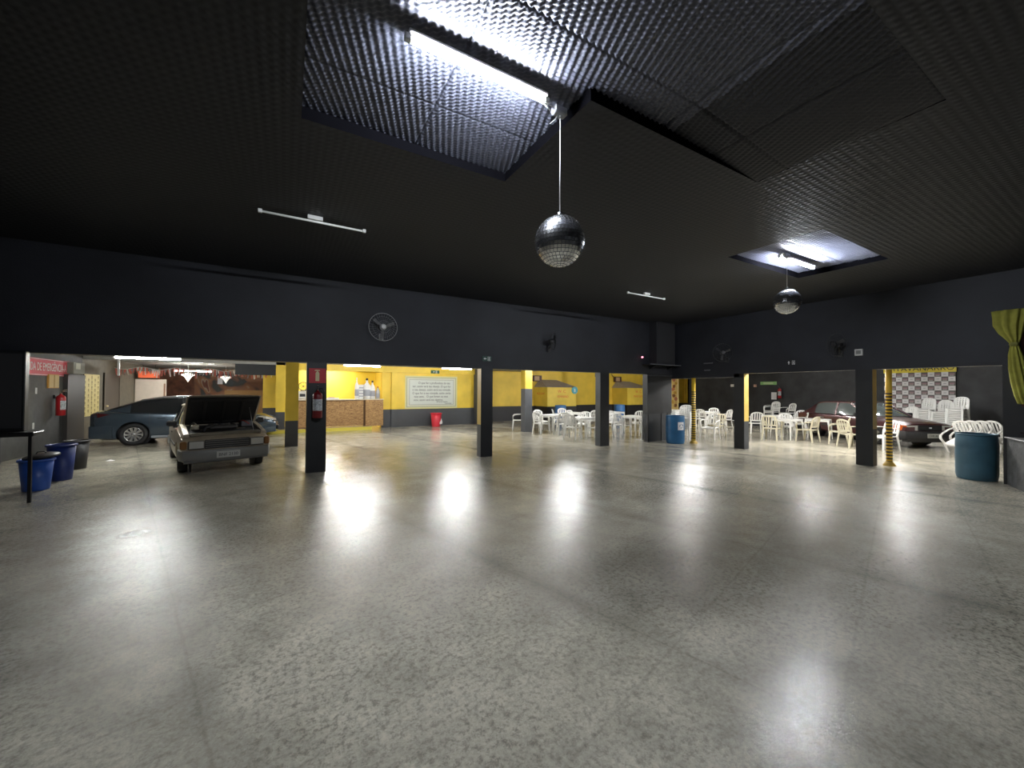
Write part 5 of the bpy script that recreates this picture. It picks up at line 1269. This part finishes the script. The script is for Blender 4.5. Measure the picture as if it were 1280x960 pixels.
# front end
bumper(t, 1.99, .825, .30, .50, .10, BUMPG); bumper(t, -2.0, .82, .32, .52, .1, BUMPG, -1)
MB().loft([[(1.97, y, .27), (1.97, y, .30), (1.86, y, .31), (1.86, y, .24)] for y in (-.74, .74)], smooth=False).build('lower_valance', mat('valance_grey', (0.10, 0.10, 0.095), .6), t)
b = MB(); b.box(1.86, 1.90, -.40, .40, .52, .70, bev=.008)
b.build('grille', BLKPL, t)
for k in range(4): MB().box(1.90, 1.912, -.39, .39, .545 + k * .042, .556 + k * .042).build('grille_slat', mat('grille_grey', (0.16, 0.15, 0.13), .5), t)
for sy in (-1, 1):
    h = MB().box(1.865, 1.925, sy * .54 - .14, sy * .54 + .14, .525, .695, bev=.015).build('headlamp', mat('headlamp_frame', (0.10, 0.09, 0.08), .4), t)
    MB().box(1.92, 1.935, sy * .54 - .12, sy * .54 + .12, .54, .68, bev=.006).build('lens', HEADL, h)
    MB().box(1.80, 1.905, sy * .745 - .06, sy * .745 + .05, .53, .69, bev=.02).build('indicator_lamp', mat('amber_dull', (0.22, 0.10, 0.03), .3), t)
pl = MB().box(1.99, 2.003, -.21, .21, .33, .46, bev=.004).build('licence_plate', PLATE, t)
PM = Matrix.Translation((2.0035, 0, .392)) @ Matrix(((0, 0, 1, 0), (1, 0, 0, 0), (0, 1, 0, 0), (0, 0, 0, 1)))
text('plate_lettering', 'BNF 2130', .085, PM, KPAINT, pl, sx=1.0)
for y in (-.3, .12): MB().tube([(.84, y, .965), (.70, y + .2, 1.0), (.62, y + .42, 1.02)], .008, 5).build('wiper', BLKPL, t)

# --- maroon saloon in the right room
sp = dict(paint=CARM, W=1.68, zb=.20, zr=1.345, rw=.29, wb=2.55, spokes=6, tw=.18, crown=.04, hub=mat('old_steel_rim', (0, 0, 0)),
    st=[(-2.2, .72, .74, .34), (-2.16, .88, .78, .28), (-1.9, .92, .81, .22), (-1.0, .91, .84, .20), (.8, .90, .84, .20), (1.3, .86, .83, .20), (1.9, .79, .80, .22), (2.12, .74, .78, .26), (2.17, .66, .76, .34)],
    gh=[(-2.0, .89, .93, .66, .62), (-1.35, .88, 1.29, .73, .58), (-1.0, .88, 1.335, .74, .59), (-.1, .88, 1.345, .75, .60), (.15, .88, 1.32, .75, .59), (.95, .87, .90, .72, .68)],
    pil=[(5, 4, .04)], cp=[(-1.98, -1.35)], bpil=[(-.35, -.37, .04)], bpm=CARM, seams=(-1.25, -.35, .82), handles=(-.85, .0), hz=.74, hm=CHROME, mir=(.70, .93), strip=.48, glass=GLASSB)
t = make_car('maroon old saloon car parked in the right room beside the banner', (17.88, 5.72), R(-120.1), sp)
bumper(t, 2.30, .845, .27, .52, .12, BUMPK); bumper(t, -2.32, .84, .3, .54, .12, BUMPK, -1)
MB().loft([[(2.25, y, .20), (2.27, y, .27), (2.1, y, .30), (2.08, y, .20)] for y in (-.76, .76)], smooth=False).build('lower_valance', BUMPK, t)
MB().box(2.13, 2.185, -.36, .36, .54, .70, bev=.01).build('grille', BLKPL, t)
MB().add([(2.19, -.045, .60), (2.19, .045, .60), (2.19, .045, .64), (2.19, -.045, .64)], [(0, 1, 2, 3)]).build('grille_badge', CHROME, t)
for sy in (-1, 1):
    h = MB().loft([[(2.10, y, .535), (2.175 - abs(abs(y) - .38) * .06, y, .54), (2.175 - abs(abs(y) - .38) * .06, y, .69), (2.10, y, .70)] for y in (sy * .37, sy * .67)], smooth=False).build('headlamp', HEADL, t)
    MB().loft([[(x, sy * y, .54), (x + .02, sy * (y + .015), .545), (x + .02, sy * (y + .015), .68), (x, sy * y, .69)] for x, y in ((2.14, .675), (2.08, .775), (1.86, .808))], smooth=False).build('indicator_lamp', ORANGE, t)
    MB().box(-2.19, -2.16, sy * .55 - .18, sy * .55 + .18, .62, .80, bev=.01).build('tail_lamp', TAILR, t)
pl = MB().box(2.295, 2.312, -.21, .21, .33, .46, bev=.004).build('licence_plate', PLATE, t)
text('plate_lettering', 'CHK 4070', .08, Matrix.Translation((2.3125, 0, .395)) @ Matrix(((0, 0, 1, 0), (1, 0, 0, 0), (0, 1, 0, 0), (0, 0, 0, 1))), KPAINT, pl)
MB().tube([(-.2, .64, 1.375), (.15, .63, 1.345), (.93, .745, .90)], .010, 5).build('window_trim', CHROME, t); MB().tube([(-.2, -.64, 1.375), (.15, -.63, 1.345), (.93, -.745, .90)], .010, 5).build('window_trim', CHROME, t)
